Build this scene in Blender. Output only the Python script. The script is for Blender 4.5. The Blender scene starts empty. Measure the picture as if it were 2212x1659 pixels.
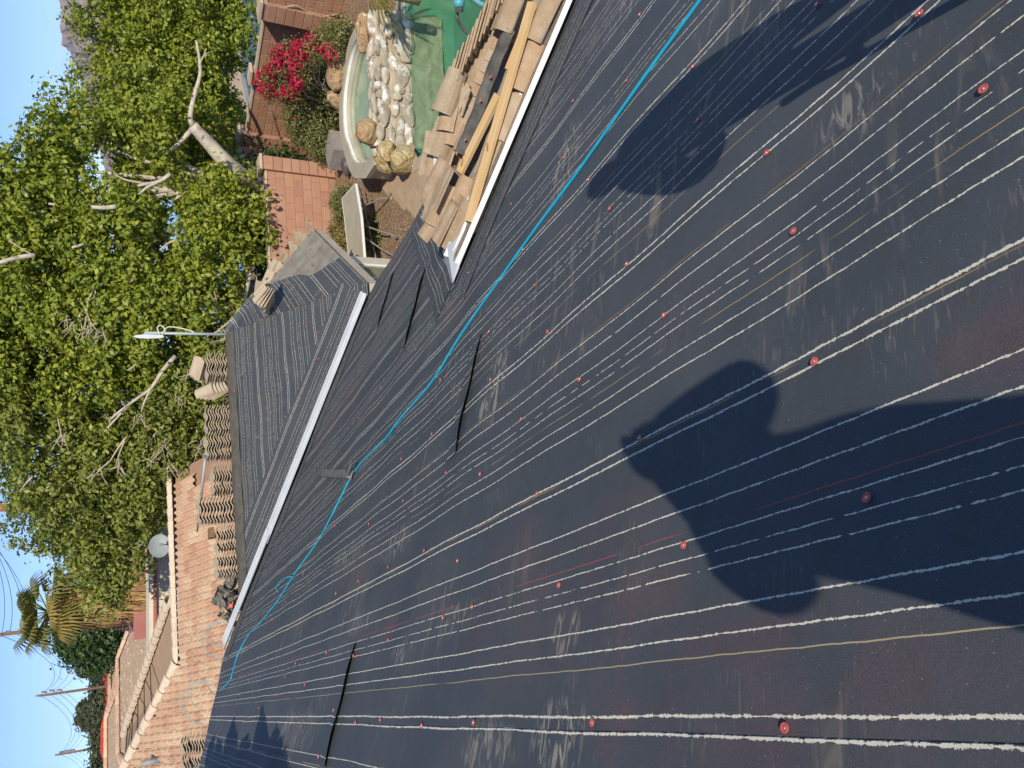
import bpy, math, random
import numpy as np
from mathutils import Vector, Matrix

random.seed(7)
RNG = np.random.default_rng(11)
SC = bpy.context.scene
COL = SC.collection
rad = math.radians

# ------------------------------------------------------------------ camera
# World: ground z = 0, +Y along the underlayment courses of the main roof slope, +X down that slope.
HC = 6.2                      # lens height above the yard
PITCH, YAW = rad(27.4), rad(21.0)
FPX = 1661.0                  # focal length in pixels of a 2212 px wide frame
cP, sP = math.cos(PITCH), math.sin(PITCH)
RV = np.array([math.cos(YAW), -math.sin(YAW), 0.0])
FH = np.array([math.sin(YAW), math.cos(YAW), 0.0])
ZV = np.array([0, 0, 1.0])
FW = cP * FH - sP * ZV
DN = -sP * FH - cP * ZV
CAM = np.array([0.0, 0.0, HC])
cam_data = bpy.data.cameras.new('camera')
cam_data.sensor_fit = 'HORIZONTAL'
cam_data.sensor_width = 36.0
cam_data.lens = FPX / 2212 * 36.0
cam_data.clip_start = 0.02
cam_data.clip_end = 20000
cam = bpy.data.objects.new('camera', cam_data)
COL.objects.link(cam)
# the phone was held so that the picture lies on its side: picture-right is down, picture-up is to the right
M = Matrix(((DN[0], RV[0], -FW[0], 0), (DN[1], RV[1], -FW[1], 0), (DN[2], RV[2], -FW[2], HC), (0, 0, 0, 1)))
cam.matrix_world = M
SC.camera = cam

# ------------------------------------------------------------------ sky, sun, exposure
TRAVEL = np.array([0.2175, 0.7830, -0.5826])     # the way the sunlight goes
world = bpy.data.worlds.new('World')
SC.world = world
world.use_nodes = True
wn = world.node_tree.nodes; wl = world.node_tree.links
wn.clear()
wo = wn.new('ShaderNodeOutputWorld'); bg = wn.new('ShaderNodeBackground'); sky = wn.new('ShaderNodeTexSky')
sky.sky_type = 'NISHITA'; sky.sun_disc = False
sky.sun_elevation = rad(35.6); sky.sun_rotation = rad(195.5)
sky.air_density = 0.45; sky.dust_density = 0.0; sky.ozone_density = 4.0; sky.altitude = 300
bg.inputs['Strength'].default_value = 0.15
wl.new(sky.outputs['Color'], bg.inputs['Color']); wl.new(bg.outputs['Background'], wo.inputs['Surface'])
sun_data = bpy.data.lights.new('sun', 'SUN')
sun_data.energy = 3.6; sun_data.angle = rad(0.53); sun_data.color = (1.0, 0.90, 0.74)
sun = bpy.data.objects.new('sun', sun_data); COL.objects.link(sun)
sun.rotation_euler = Vector(TRAVEL).to_track_quat('-Z', 'Y').to_euler()
sun.location = (-5, -15, 25)
SC.view_settings.view_transform = 'Standard'; SC.view_settings.look = 'None'
SC.view_settings.gamma = 1.0; SC.view_settings.use_curve_mapping = False
SC.view_settings.exposure = 0.36
SC.cycles.use_denoising = True; SC.cycles.use_adaptive_sampling = True; SC.cycles.adaptive_threshold = 0.02
SC.cycles.max_bounces = 4; SC.cycles.transparent_max_bounces = 12

# ------------------------------------------------------------------ measuring helpers
def ray(x, y): return FW + RV * (829.5 - y) / FPX + DN * (x - 1106) / FPX
def hit(x, y, n, d):
    r = ray(x, y); n = np.array(n, float); return CAM + r * (d - n @ CAM) / (n @ r)
def G(x, y, z=0.0): return hit(x, y, (0, 0, 1), z)
def dep(x, y, d): r = ray(x, y); return CAM + r * d / (r @ FH)      # at a horizontal distance
def unit(v): v = np.array(v, float); return v / (np.linalg.norm(v) + 1e-12)

# ------------------------------------------------------------------ mesh helpers
def tag(o, label=None, cat=None, group=None, kind=None):
    if label: o['label'] = label
    if cat: o['category'] = cat
    if group: o['group'] = group
    if kind: o['kind'] = kind
    return o
def empty(name, loc=(0, 0, 0), label=None, cat=None, group=None, parent=None):
    o = bpy.data.objects.new(name, None); COL.objects.link(o); o.location = loc; o.empty_display_size = .2
    if parent: o.parent = parent; o.matrix_parent_inverse = parent_inv(parent)
    return tag(o, label, cat, group)
def world_mat(o):
    m = o.matrix_basis.copy()
    if o.parent: m = world_mat(o.parent) @ o.matrix_parent_inverse @ m
    return m
def parent_inv(p): return world_mat(p).inverted()
def link_mesh(name, me, mat, parent=None, loc=None, rot=None, mw=None):
    o = bpy.data.objects.new(name, me); COL.objects.link(o)
    if mat is not None and not me.materials: me.materials.append(mat)
    if mw is not None: o.matrix_basis = Matrix(mw)
    else:
        if loc is not None: o.location = loc
        if rot is not None: o.rotation_euler = rot
    if parent is not None: o.parent = parent; o.matrix_parent_inverse = parent_inv(parent)
    return o
class MB:
    def __init__(s): s.v = []; s.f = []; s.uv = None; s.smooth = False
    def add(s, vs, fs):
        b = len(s.v); s.v += [tuple(map(float, p)) for p in vs]; s.f += [tuple(i + b for i in q) for q in fs]; return s
    def box(s, lo, hi):
        x0, y0, z0 = lo; x1, y1, z1 = hi
        return s.add([(x0,y0,z0),(x1,y0,z0),(x1,y1,z0),(x0,y1,z0),(x0,y0,z1),(x1,y0,z1),(x1,y1,z1),(x0,y1,z1)],
                     [(0,3,2,1),(4,5,6,7),(0,1,5,4),(1,2,6,5),(2,3,7,6),(3,0,4,7)])
    def obox(s, c, ax, ay, az):     # centre and three half-axis vectors
        c = np.array(c, float); ax, ay, az = map(lambda a: np.array(a, float), (ax, ay, az))
        vs = [c + i*ax + j*ay + k*az for k in (-1, 1) for i, j in ((-1,-1),(1,-1),(1,1),(-1,1))]
        return s.add(vs, [(0,3,2,1),(4,5,6,7),(0,1,5,4),(1,2,6,5),(2,3,7,6),(3,0,4,7)])
    def bar(s, a, b, w, h, up=(0, 0, 1)):
        a = np.array(a, float); b = np.array(b, float); d = unit(b - a); sd = unit(np.cross(d, up)); u = np.cross(sd, d)
        return s.obox((a + b) / 2, (b - a) / 2, sd * w / 2, u * h / 2)
    def tube(s, pts, r, n=8, caps=True):
        pts = [np.array(p, float) for p in pts]; m = len(pts)
        rs = r if hasattr(r, '__len__') else [r] * m
        ref = np.array([0.13, 0.27, 0.95]); rings = []
        for i, p in enumerate(pts):
            d = unit(pts[min(i + 1, m - 1)] - pts[max(i - 1, 0)])
            a = unit(np.cross(d, ref)); b = np.cross(d, a)
            rings.append([p + rs[i] * (a * math.cos(t) + b * math.sin(t)) for t in np.linspace(0, 2*math.pi, n, endpoint=False)])
        vs = [q for rg in rings for q in rg]; fs = []
        for i in range(m - 1):
            for j in range(n):
                k = (j + 1) % n; fs.append((i*n+j, i*n+k, (i+1)*n+k, (i+1)*n+j))
        if caps: fs.append(tuple(range(n - 1, -1, -1))); fs.append(tuple((m-1)*n + j for j in range(n)))
        return s.add(vs, fs)
    def prism(s, poly, up):        # closed prism on a polygon
        n = len(poly); up = np.array(up, float); p = [np.array(q, float) for q in poly]
        return s.add(p + [q + up for q in p], [tuple(range(n - 1, -1, -1)), tuple(range(n, 2*n))] + [(i, (i+1) % n, n + (i+1) % n, n + i) for i in range(n)])
    def mesh(s, name):
        me = bpy.data.meshes.new(name); me.from_pydata(s.v, [], s.f)
        if s.uv is not None:
            ul = me.uv_layers.new(name='UVMap')
            idx = np.zeros(len(me.loops), dtype=np.int32); me.loops.foreach_get('vertex_index', idx)
            ul.data.foreach_set('uv', np.array(s.uv, dtype=np.float32)[idx].ravel())
        if s.smooth: me.polygons.foreach_set('use_smooth', [True] * len(me.polygons))
        me.update(); return me
    def build(s, name, mat, parent=None, **k): return link_mesh(name, s.mesh(name), mat, parent, **k)
def catmull(P, n=8):
    P = [np.array(p, float) for p in P]; Q = [2*P[0]-P[1]] + P + [2*P[-1]-P[-2]]; out = []
    for i in range(1, len(Q) - 2):
        a, b, c, d = Q[i-1:i+3]
        for t in np.linspace(0, 1, n, endpoint=False):
            out.append(.5*((2*b) + (c-a)*t + (2*a-5*b+4*c-d)*t*t + (3*b-a-3*c+d)*t**3))
    out.append(P[-1]); return out
def big_mesh(name, verts, quads, mat, parent=None, smooth=False, uv=None):
    me = bpy.data.meshes.new(name); n = len(verts); q = len(quads); k = quads.shape[1]
    me.vertices.add(n); me.vertices.foreach_set('co', np.asarray(verts, np.float32).ravel())
    me.loops.add(q * k); me.loops.foreach_set('vertex_index', np.asarray(quads, np.int32).ravel())
    me.polygons.add(q); me.polygons.foreach_set('loop_start', np.arange(0, q * k, k, dtype=np.int32))
    me.update(calc_edges=True)
    if smooth: me.polygons.foreach_set('use_smooth', [True] * q)
    return link_mesh(name, me, mat, parent)
def frame_mat(o, ax, ay):     # matrix with x axis ax, y axis near ay, origin o
    x = unit(ax); z = unit(np.cross(x, ay)); y = np.cross(z, x)
    return Matrix(((x[0], y[0], z[0], o[0]), (x[1], y[1], z[1], o[1]), (x[2], y[2], z[2], o[2]), (0, 0, 0, 1)))
def icos(sub=2):
    t = (1 + 5 ** .5) / 2
    v = [unit(p) for p in [(-1,t,0),(1,t,0),(-1,-t,0),(1,-t,0),(0,-1,t),(0,1,t),(0,-1,-t),(0,1,-t),(t,0,-1),(t,0,1),(-t,0,-1),(-t,0,1)]]
    f = [(0,11,5),(0,5,1),(0,1,7),(0,7,10),(0,10,11),(1,5,9),(5,11,4),(11,10,2),(10,7,6),(7,1,8),(3,9,4),(3,4,2),(3,2,6),(3,6,8),(3,8,9),(4,9,5),(2,4,11),(6,2,10),(8,6,7),(9,8,1)]
    for _ in range(sub):
        mid = {}; nf = []
        def m(a, b):
            k = (min(a, b), max(a, b))
            if k not in mid: mid[k] = len(v); v.append(unit(v[a] + v[b]))
            return mid[k]
        for a, b, c in f:
            x, y, z = m(a, b), m(b, c), m(c, a); nf += [(a, x, z), (b, y, x), (c, z, y), (x, y, z)]
        f = nf
    return np.array(v), f
ICO2, ICO2F = icos(2); ICO3, ICO3F = icos(3); ICO1, ICO1F = icos(1)
def lump(name, c, ax, mat, parent=None, seed=0, rough=.16, rot=0, sub=3, flat=0.0, cuts=5):
    """a worn boulder: a sphere cut by random planes and roughened"""
    r = np.random.default_rng(seed); V = (ICO3 if sub == 3 else ICO2 if sub == 2 else ICO1).copy(); Fs = ICO3F if sub == 3 else ICO2F if sub == 2 else ICO1F
    for _ in range(cuts):
        n = unit(r.normal(size=3)); d = r.uniform(.62, .88); t = V @ n; V -= np.outer(np.clip(t - d, 0, None), n) * .9
    ph = r.uniform(0, 6, 9)
    w = sum(np.sin(V @ (r.normal(size=3) * k) + ph[i]) / k for i, k in enumerate((2.2, 3.1, 4.5, 7, 10, 14)))
    V = V * (1 + rough * w[:, None] * .6)
    if flat: V[:, 2] = np.where(V[:, 2] < -flat, -flat, V[:, 2])
    cz, sz = math.cos(rot), math.sin(rot)
    V = V * np.array(ax); V = np.stack([V[:,0]*cz - V[:,1]*sz, V[:,0]*sz + V[:,1]*cz, V[:,2]], 1)
    mb = MB(); mb.smooth = True; mb.add(V, Fs); return mb.build(name, mat, parent, loc=tuple(c))

# ------------------------------------------------------------------ material helpers
class NT:
    def __init__(s, name):
        s.m = bpy.data.materials.new(name); s.m.use_nodes = True; s.t = s.m.node_tree; s.t.nodes.clear()
        s.out = s.n('ShaderNodeOutputMaterial')
    def n(s, t, **k):
        o = s.t.nodes.new(t)
        for a, b in k.items(): setattr(o, a, b)
        return o
    def l(s, a, b): s.t.links.new(a, b)
    def set(s, sock, v):
        if hasattr(v, 'is_linked') or isinstance(v, bpy.types.NodeSocket): s.l(v, sock)
        else: sock.default_value = v
    def math(s, op, a, b=None, c=None, clamp=False):
        o = s.n('ShaderNodeMath', operation=op, use_clamp=clamp)
        for i, v in enumerate((a, b, c)):
            if v is not None: s.set(o.inputs[i], v)
        return o.outputs[0]
    def noise(s, vec, scale, detail=3, rough=.55, dim='3D', dist=0):
        o = s.n('ShaderNodeTexNoise', noise_dimensions=dim)
        if vec is not None: s.set(o.inputs['Vector'], vec)
        o.inputs['Scale'].default_value = scale; o.inputs['Detail'].default_value = detail; o.inputs['Roughness'].default_value = rough; o.inputs['Distortion'].default_value = dist
        return o.outputs['Fac']
    def mapr(s, v, a, b, c=0, d=1, smooth=True):
        o = s.n('ShaderNodeMapRange'); o.interpolation_type = 'SMOOTHSTEP' if smooth else 'LINEAR'
        s.set(o.inputs[0], v)
        for i, q in enumerate((a, b, c, d)): s.set(o.inputs[i+1], q)
        return o.outputs[0]
    def mix(s, f, a, b):
        o = s.n('ShaderNodeMix', data_type='RGBA'); s.set(o.inputs['Factor'], f)
        s.set(o.inputs[6], a if not isinstance(a, tuple) else (*a, 1) if len(a) == 3 else a)
        s.set(o.inputs[7], b if not isinstance(b, tuple) else (*b, 1) if len(b) == 3 else b)
        return o.outputs[2]
    def ramp(s, f, stops):
        o = s.n('ShaderNodeValToRGB'); s.set(o.inputs[0], f); e = o.color_ramp.elements
        while len(e) < len(stops): e.new(.5)
        for i, (p, c) in enumerate(stops): e[i].position = p; e[i].color = (*c, 1)
        return o.outputs[0]
    def mapping(s, vec, scale=(1,1,1), loc=(0,0,0), rot=(0,0,0)):
        o = s.n('ShaderNodeMapping'); s.l(vec, o.inputs['Vector']); o.inputs['Scale'].default_value = scale; o.inputs['Location'].default_value = loc; o.inputs['Rotation'].default_value = rot
        return o.outputs[0]
    def bsdf(s, color, rough=.6, spec=.5, metal=0, bump=None, bstr=.3, bdist=.02, **k):
        p = s.n('ShaderNodeBsdfPrincipled'); s.set(p.inputs['Base Color'], color if not isinstance(color, tuple) else (*color, 1)[:4])
        s.set(p.inputs['Roughness'], rough); p.inputs['Specular IOR Level'].default_value = spec; s.set(p.inputs['Metallic'], metal)
        for a, v in k.items(): s.set(p.inputs[a], v)
        if bump is not None:
            b = s.n('ShaderNodeBump'); b.inputs['Strength'].default_value = bstr; b.inputs['Distance'].default_value = bdist
            s.l(bump, b.inputs['Height']); s.l(b.outputs[0], p.inputs['Normal'])
        return p.outputs[0]
    def end(s, shader): s.l(shader, s.out.inputs['Surface']); return s.m
    def pos(s): return s.n('ShaderNodeNewGeometry').outputs['Position']
    def obj(s): return s.n('ShaderNodeTexCoord').outputs['Object']
    def rnd(s): return s.n('ShaderNodeObjectInfo').outputs['Random']
    def island(s): return s.n('ShaderNodeNewGeometry').outputs['Random Per Island']

def simple(name, c1, c2, scale=4, rough=.7, bstr=.2, bscale=40, vary=0.0, spec=.4, bdist=.01, space='pos', metal=0, spots=None):
    t = NT(name); v = t.pos() if space == 'pos' else t.obj()
    f = t.noise(v, scale, 4); f = t.mapr(f, .3, .7)
    col = t.mix(f, c1, c2)
    if spots:
        sn = t.mapr(t.noise(v, spots[1], 2), spots[2], spots[2] + .06); col = t.mix(sn, col, spots[0])
    if vary:
        h = t.n('ShaderNodeHueSaturation'); t.l(col, h.inputs['Color'])
        t.set(h.inputs['Value'], t.mapr(t.rnd(), 0, 1, 1 - vary, 1 + vary, False)); col = h.outputs[0]
    b = t.noise(v, bscale, 3)
    return t.end(t.bsdf(col, rough, spec, metal, b, bstr, bdist))
# ------------------------------------------------------------------ materials
PER = 0.985                     # exposure of one underlayment course
def mat_underlayment():
    t = NT('underlayment_felt'); _n = t.noise; t.noise = lambda v, sc, d=3, r=.55, dim='2D', dist=0: _n(v, sc, d, r, dim, dist); uv = t.n('ShaderNodeUVMap').outputs[0]
    sp = t.n('ShaderNodeSeparateXYZ'); t.l(uv, sp.inputs[0]); u, v0 = sp.outputs[0], sp.outputs[1]
    cu = t.n('ShaderNodeCombineXYZ'); t.l(u, cu.inputs[0])
    wig = t.noise(cu.outputs[0], 1.3, 2); wig2 = t.noise(cu.outputs[0], 9, 2)
    v = t.math('ADD', v0, t.math('ADD', t.math('MULTIPLY_ADD', wig, .014, -.007), t.math('MULTIPLY_ADD', wig2, .006, -.003)))
    m = t.math('MULTIPLY', t.math('FRACT', t.math('DIVIDE', t.math('ADD', v, .345 + 20 * PER), PER)), PER)
    edge = t.noise(t.mapping(uv, (1, 1.6, 1)), 75, 3, .8)          # ragged edge of the print
    total = None
    for i, (o, w, thr) in enumerate([(.008, .0046, .10), (.058, .0046, .10), (.275, .0030, .22), (.352, .0029, .26), (.472, .0025, .33), (.522, .0022, .38), (.582, .0025, .32), (.692, .0029, .26), (.775, .0030, .23)]):
        d = t.math('ABSOLUTE', t.math('SUBTRACT', m, o))
        off = t.n('ShaderNodeCombineXYZ'); t.l(u, off.inputs[0]); t.l(t.math('ADD', t.math('MULTIPLY', t.math('FLOOR', t.math('DIVIDE', t.math('ADD', v0, .345 + 20 * PER), PER)), 1.37), i * 3.7), off.inputs[1])
        ds = t.noise(off.outputs[0], 8, 2, .75)
        fb = t.noise(off.outputs[0], 34, 2, .7)
        wid = t.math('MULTIPLY', t.math('MULTIPLY_ADD', edge, 3.2, -.66), t.math('MULTIPLY', t.math('MULTIPLY', t.mapr(ds, thr, thr + .05), t.mapr(fb, .34, .50, .35, 1)), w))
        k = t.math('LESS_THAN', d, wid)
        total = k if total is None else t.math('MAXIMUM', total, k)
    # base colour: blue black felt, dusty
    n1 = t.noise(uv, 1.1, 3, .6); n2 = t.noise(uv, 260, 2, .6); n3 = t.noise(uv, 7, 4)
    col = t.mix(t.mapr(n1, .3, .75), (.050, .064, .078), (.074, .083, .091))
    col = t.mix(t.mapr(n2, .35, .75, 0, .75), col, (.104, .112, .120))
    col = t.mix(t.mapr(n3, .5, .8, 0, .35), col, (.062, .057, .050))
    # foot scuffs, drawn out across the courses
    st = t.noise(t.mapping(uv, (14, 2.4, 1)), 1.0, 4, .62, dist=.6); pa = t.noise(uv, .75, 3, .5)
    sc = t.math('MULTIPLY', t.mapr(st, .54, .74), t.mapr(pa, .52, .68))
    col = t.mix(t.math('MULTIPLY', sc, .8), col, (.24, .21, .16))
    scp = None
    for (px, py, rx, ry, a) in [(4.3, 1.62, .22, .30, 1), (5.95, .92, .40, .14, .8), (7.5, 1.1, .6, .16, .7), (6.45, .38, .4, .10, .7), (2.9, .02, .12, .10, 1), (5.1, .08, .25, .07, .8), (2.85, -.36, .22, .14, 1), (8.0, -.4, 1.0, .18, .7), (1.33, 1.49, .16, .13, .8), (3.75, 3.12, .20, .35, .9), (4.5, 4.6, .35, .8, .8), (3.5, -.42, .3, .12, .7), (4.2, .2, .3, .1, .5), (5.2, 3.6, .3, .5, .7)]:
        x = t.math('DIVIDE', t.math('SUBTRACT', u, px), rx); y = t.math('DIVIDE', t.math('SUBTRACT', v0, py), ry)
        k = t.mapr(t.math('ADD', t.math('MULTIPLY', x, x), t.math('MULTIPLY', y, y)), 0, 1.5, a, 0); scp = k if scp is None else t.math('MAXIMUM', scp, k)
    sst = t.noise(t.mapping(uv, (26, 7, 1)), 1.0, 4, .7, dist=.8)
    col = t.mix(t.math('MULTIPLY', scp, t.mapr(sst, .48, .66, 0, .85)), col, (.42, .38, .30))
    fine = t.math('MULTIPLY', t.mapr(t.noise(t.mapping(uv, (70, 9, 1)), 1, 3), .58, .7), t.mapr(t.noise(uv, 2.1, 2), .55, .7))
    col = t.mix(t.math('MULTIPLY', fine, .5), col, (.20, .19, .16))
    # red chalk powder spilled in patches
    gr = t.noise(uv, 120, 2, .85)
    red = None
    for (px, py, rx, ry, a) in [(3.55, .42, .30, .22, .75), (2.48, -.20, .22, .22, .95), (2.38, .08, .30, .14, .8), (3.1, .1, .9, .30, .45), (7.1, .9, .8, .16, .75), (5.75, 2.95, .42, .22, .95), (11.3, 3.75, 1.7, .30, .95), (5.65, .28, .30, .10, .95), (1.75, -.22, .75, .25, .7), (.92, .47, .22, .12, .8), (9.6, 5.6, 2.4, .14, .9), (2.6, .38, .35, .16, .5)]:
        x = t.math('DIVIDE', t.math('SUBTRACT', u, px), rx); y = t.math('DIVIDE', t.math('SUBTRACT', v0, py), ry)
        r2 = t.math('ADD', t.math('MULTIPLY', x, x), t.math('MULTIPLY', y, y))
        k = t.math('MULTIPLY', t.mapr(r2, 0, 1.6, a, 0), t.mapr(gr, .40, .62, .12, 1))
        red = k if red is None else t.math('MAXIMUM', red, k)
    red = t.math('MULTIPLY', red, t.mapr(t.noise(uv, 3.2, 4, .65), .34, .62, .15, 1))
    col = t.mix(t.math('MULTIPLY', red, .36), col, (.30, .095, .085))
    # snapped chalk lines
    for (cv, c, w, thr) in [(1.82, (.44, .32, .14), .0022, .38), (1.435, (.26, .17, .09), .0034, .40), (1.052, (.46, .34, .13), .0021, .42), (.685, (.40, .26, .10), .0026, .45), (.268, (.42, .10, .08), .0022, .42), (-.128, (.52, .44, .24), .0019, .30), (2.45, (.42, .34, .2), .003, .40), (-.62, (.45, .30, .18), .003, .4)]:
        d = t.math('ABSOLUTE', t.math('SUBTRACT', v, cv))
        k = t.math('MULTIPLY', t.math('LESS_THAN', d, w), t.mapr(t.noise(cu.outputs[0], .9 + abs(cv), 2), thr, thr + .12))
        col = t.mix(t.math('MULTIPLY', k, .85), col, c)
    col = t.mix(t.math('MULTIPLY', total, t.mapr(edge, .2, .5, .7, 1)), col, (.76, .72, .58))
    spk = t.mapr(t.noise(uv, 95, 1), .80, .83); col = t.mix(t.math('MULTIPLY', spk, .5), col, (.45, .43, .40))
    h = t.math('ADD', t.math('MULTIPLY', n2, .5), t.math('MULTIPLY', t.noise(uv, 18, 3), 1.2))
    return t.end(t.bsdf(col, .62, .42, 0, h, .35, .004))
M_FELT = mat_underlayment()

def mat_metal(name, c, rough, stain):
    t = NT(name); p = t.pos(); n = t.noise(p, 2.2, 4); d = t.noise(p, 35, 3)
    col = t.mix(t.math('MULTIPLY', t.mapr(n, .5, .75), .5), c, stain)
    return t.end(t.bsdf(col, t.mapr(d, .3, .7, rough - .08, rough + .08), .5, .55, d, .05, .005))
M_GALV = simple('galvanised_metal', (.66, .70, .73), (.58, .62, .66), 3, .38, .05, 40, metal=.25, spots=((.42, .43, .43), 5, .70))
M_WHITEMETAL = simple('white_valley_metal', (.84, .84, .82), (.78, .79, .77), 3, .4, .05, 30, spots=((.42, .33, .24), 14, .69))
M_DIRT = simple('valley_dirt', (.20, .15, .11), (.30, .23, .17), 20, .9, .3, 120)
M_RED = simple('red_plastic_cap', (.62, .10, .08), (.70, .14, .10), 40, .4, .05, 100)
M_STEEL = simple('nail_steel', (.7, .7, .7), (.6, .6, .6), 50, .35, .05, 90, metal=.8)
M_OLDFELT = simple('weathered_grey_felt', (.23, .21, .175), (.33, .305, .25), 3.5, .9, .3, 60, spots=((.13, .12, .11), 5, .66))
M_DECK = simple('roof_deck_board', (.13, .115, .10), (.17, .15, .125), 4, .9, .3, 40)
M_FASCIA = simple('painted_fascia', (.56, .49, .39), (.49, .43, .34), 3, .75, .2, 40)
M_STUCCO = simple('cream_stucco', (.72, .66, .52), (.66, .60, .47), 2.5, .92, .5, 160, bdist=.006)
def mat_tile(name, stops, bump=.25):
    t = NT(name); o = t.obj(); p = t.pos()
    base = t.ramp(t.rnd(), stops)
    n = t.noise(p, 9, 4); col = t.mix(t.mapr(n, .38, .72, 0, .5), base, (.50, .41, .30))
    g = t.noise(p, 55, 3); col = t.mix(t.mapr(g, .58, .72, 0, .45), col, (.62, .56, .45))
    dk = t.noise(p, 3.3, 4); col = t.mix(t.mapr(dk, .58, .8, 0, .5), col, (.20, .155, .115))
    return t.end(t.bsdf(col, .85, .3, 0, t.math('ADD', t.noise(p, 190, 2), g), bump, .004))
M_TILE = mat_tile('beige_concrete_tile', [(0, (.33, .24, .15)), (.35, (.42, .29, .18)), (.65, (.33, .26, .175)), (1, (.45, .35, .24))])
M_TILEFAR = mat_tile('stacked_tile', [(0, (.44, .36, .25)), (.5, (.50, .41, .29)), (1, (.46, .37, .26))])
M_TILEPINK = mat_tile('salmon_roof_tile', [(0, (.52, .29, .19)), (.25, (.66, .48, .32)), (.5, (.58, .34, .22)), (.75, (.70, .53, .37)), (1, (.50, .27, .18))], .2)
M_TILECAP = mat_tile('pale_ridge_tile', [(0, (.66, .54, .40)), (.5, (.72, .60, .46)), (1, (.64, .51, .38))], .2)
def mat_wood():
    t = NT('pine_lumber'); o = t.obj(); g = t.noise(t.mapping(o, (1.2, 26, 26)), 1.6, 4, .6, dist=.8)
    col = t.ramp(g, [(.25, (.54, .34, .14)), (.5, (.66, .45, .22)), (.75, (.72, .53, .29))])
    kn = t.mapr(t.noise(t.mapping(o, (5, 14, 14)), 1.0, 1), .74, .80); col = t.mix(t.math('MULTIPLY', kn, .8), col, (.25, .12, .05))
    return t.end(t.bsdf(col, .65, .3, 0, g, .15, .003))
M_WOOD = mat_wood()
M_HOSE = simple('turquoise_hose', (.012, .36, .56), (.02, .42, .62), 6, .38, .05, 60)
M_HOSE2 = simple('pale_turquoise_hose', (.14, .44, .48), (.22, .52, .54), 6, .4, .05, 60)
M_BLACKRUB = simple('black_rubber_felt', (.05, .048, .044), (.14, .13, .115), 6, .8, .2, 70)
def mat_block(name, a, b, c):
    t = NT(name); p = t.pos(); col = t.ramp(t.rnd(), [(0, a), (.5, b), (1, c)])
    col = t.mix(t.mapr(t.noise(p, 2.2, 4), .45, .75, 0, .45), col, (.52, .33, .22)); g = t.noise(p, 70, 3)
    col = t.mix(t.mapr(g, .5, .7, 0, .25), col, (.56, .40, .30))
    return t.end(t.bsdf(col, .92, .25, 0, t.math('ADD', g, t.noise(p, 9, 2)), .35, .006))
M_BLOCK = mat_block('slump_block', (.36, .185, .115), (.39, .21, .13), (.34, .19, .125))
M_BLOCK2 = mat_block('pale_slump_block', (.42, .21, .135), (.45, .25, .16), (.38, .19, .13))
M_MORTAR = simple('mortar', (.33, .20, .135), (.38, .235, .16), 6, .95, .3, 90)
M_COPING = simple('wall_cap', (.60, .47, .34), (.54, .41, .29), 4, .9, .3, 80)
def mat_gravel():
    t = NT('gravel'); p = t.pos(); vo = t.n('ShaderNodeTexVoronoi'); t.l(p, vo.inputs['Vector']); vo.inputs['Scale'].default_value = 30
    r = t.n('ShaderNodeSeparateColor'); t.l(vo.outputs['Color'], r.inputs[0])
    col = t.ramp(r.outputs[0], [(0, (.17, .105, .062)), (.4, (.26, .165, .095)), (.75, (.34, .23, .14)), (1, (.50, .40, .29))])
    col = t.mix(t.mapr(t.noise(p, 1.4, 4), .4, .75, 0, .4), col, (.22, .14, .085))
    return t.end(t.bsdf(col, .95, .25, 0, vo.outputs['Distance'], .8, .02))
M_GRAVEL = mat_gravel()
def mat_pebble():
    t = NT('pebble'); col = t.ramp(t.island(), [(0, (.17, .10, .06)), (.4, (.27, .17, .10)), (.75, (.36, .25, .15)), (1, (.55, .45, .34))])
    return t.end(t.bsdf(col, .9, .3))
M_PEBBLE = mat_pebble()
M_PAVER = mat_block('tan_paver', (.45, .335, .22), (.51, .385, .26), (.41, .31, .205))
M_JOINT = simple('paver_sand', (.34, .25, .17), (.40, .30, .21), 5, .95, .3, 90)
M_CONC = simple('spa_concrete', (.40, .36, .275), (.48, .435, .34), 2.0, .85, .25, 80, spots=((.30, .27, .21), 6, .68))
M_SPAIN = simple('spa_plaster', (.66, .70, .60), (.56, .62, .53), 2, .7, .1, 60)
M_WATERLINE = simple('limescale_band', (.80, .82, .78), (.66, .70, .66), 5, .6, .1, 60)
M_POOLIN = simple('pool_plaster', (.13, .27, .20), (.18, .34, .255), 1.1, .8, .1, 40)
M_BOULDER = simple('tan_boulder', (.48, .34, .19), (.34, .215, .12), 3.2, .95, 1.0, 9, spec=.15, bdist=.10, spots=((.66, .52, .36), 4, .62))
M_BOULDER2 = simple('yellow_boulder', (.54, .43, .22), (.40, .29, .15), 4.4, .95, 1.0, 10, spec=.15, bdist=.10, spots=((.68, .60, .42), 9, .6))
M_WSTONE = simple('limewashed_stone', (.48, .43, .34), (.38, .32, .24), 5, .9, .7, 20, spec=.2, bdist=.04, vary=.25, spots=((.64, .62, .57), 4, .55))
M_WMORT = simple('stone_wall_mortar', (.44, .38, .29), (.33, .26, .18), 4, .9, .4, 40)
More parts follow.
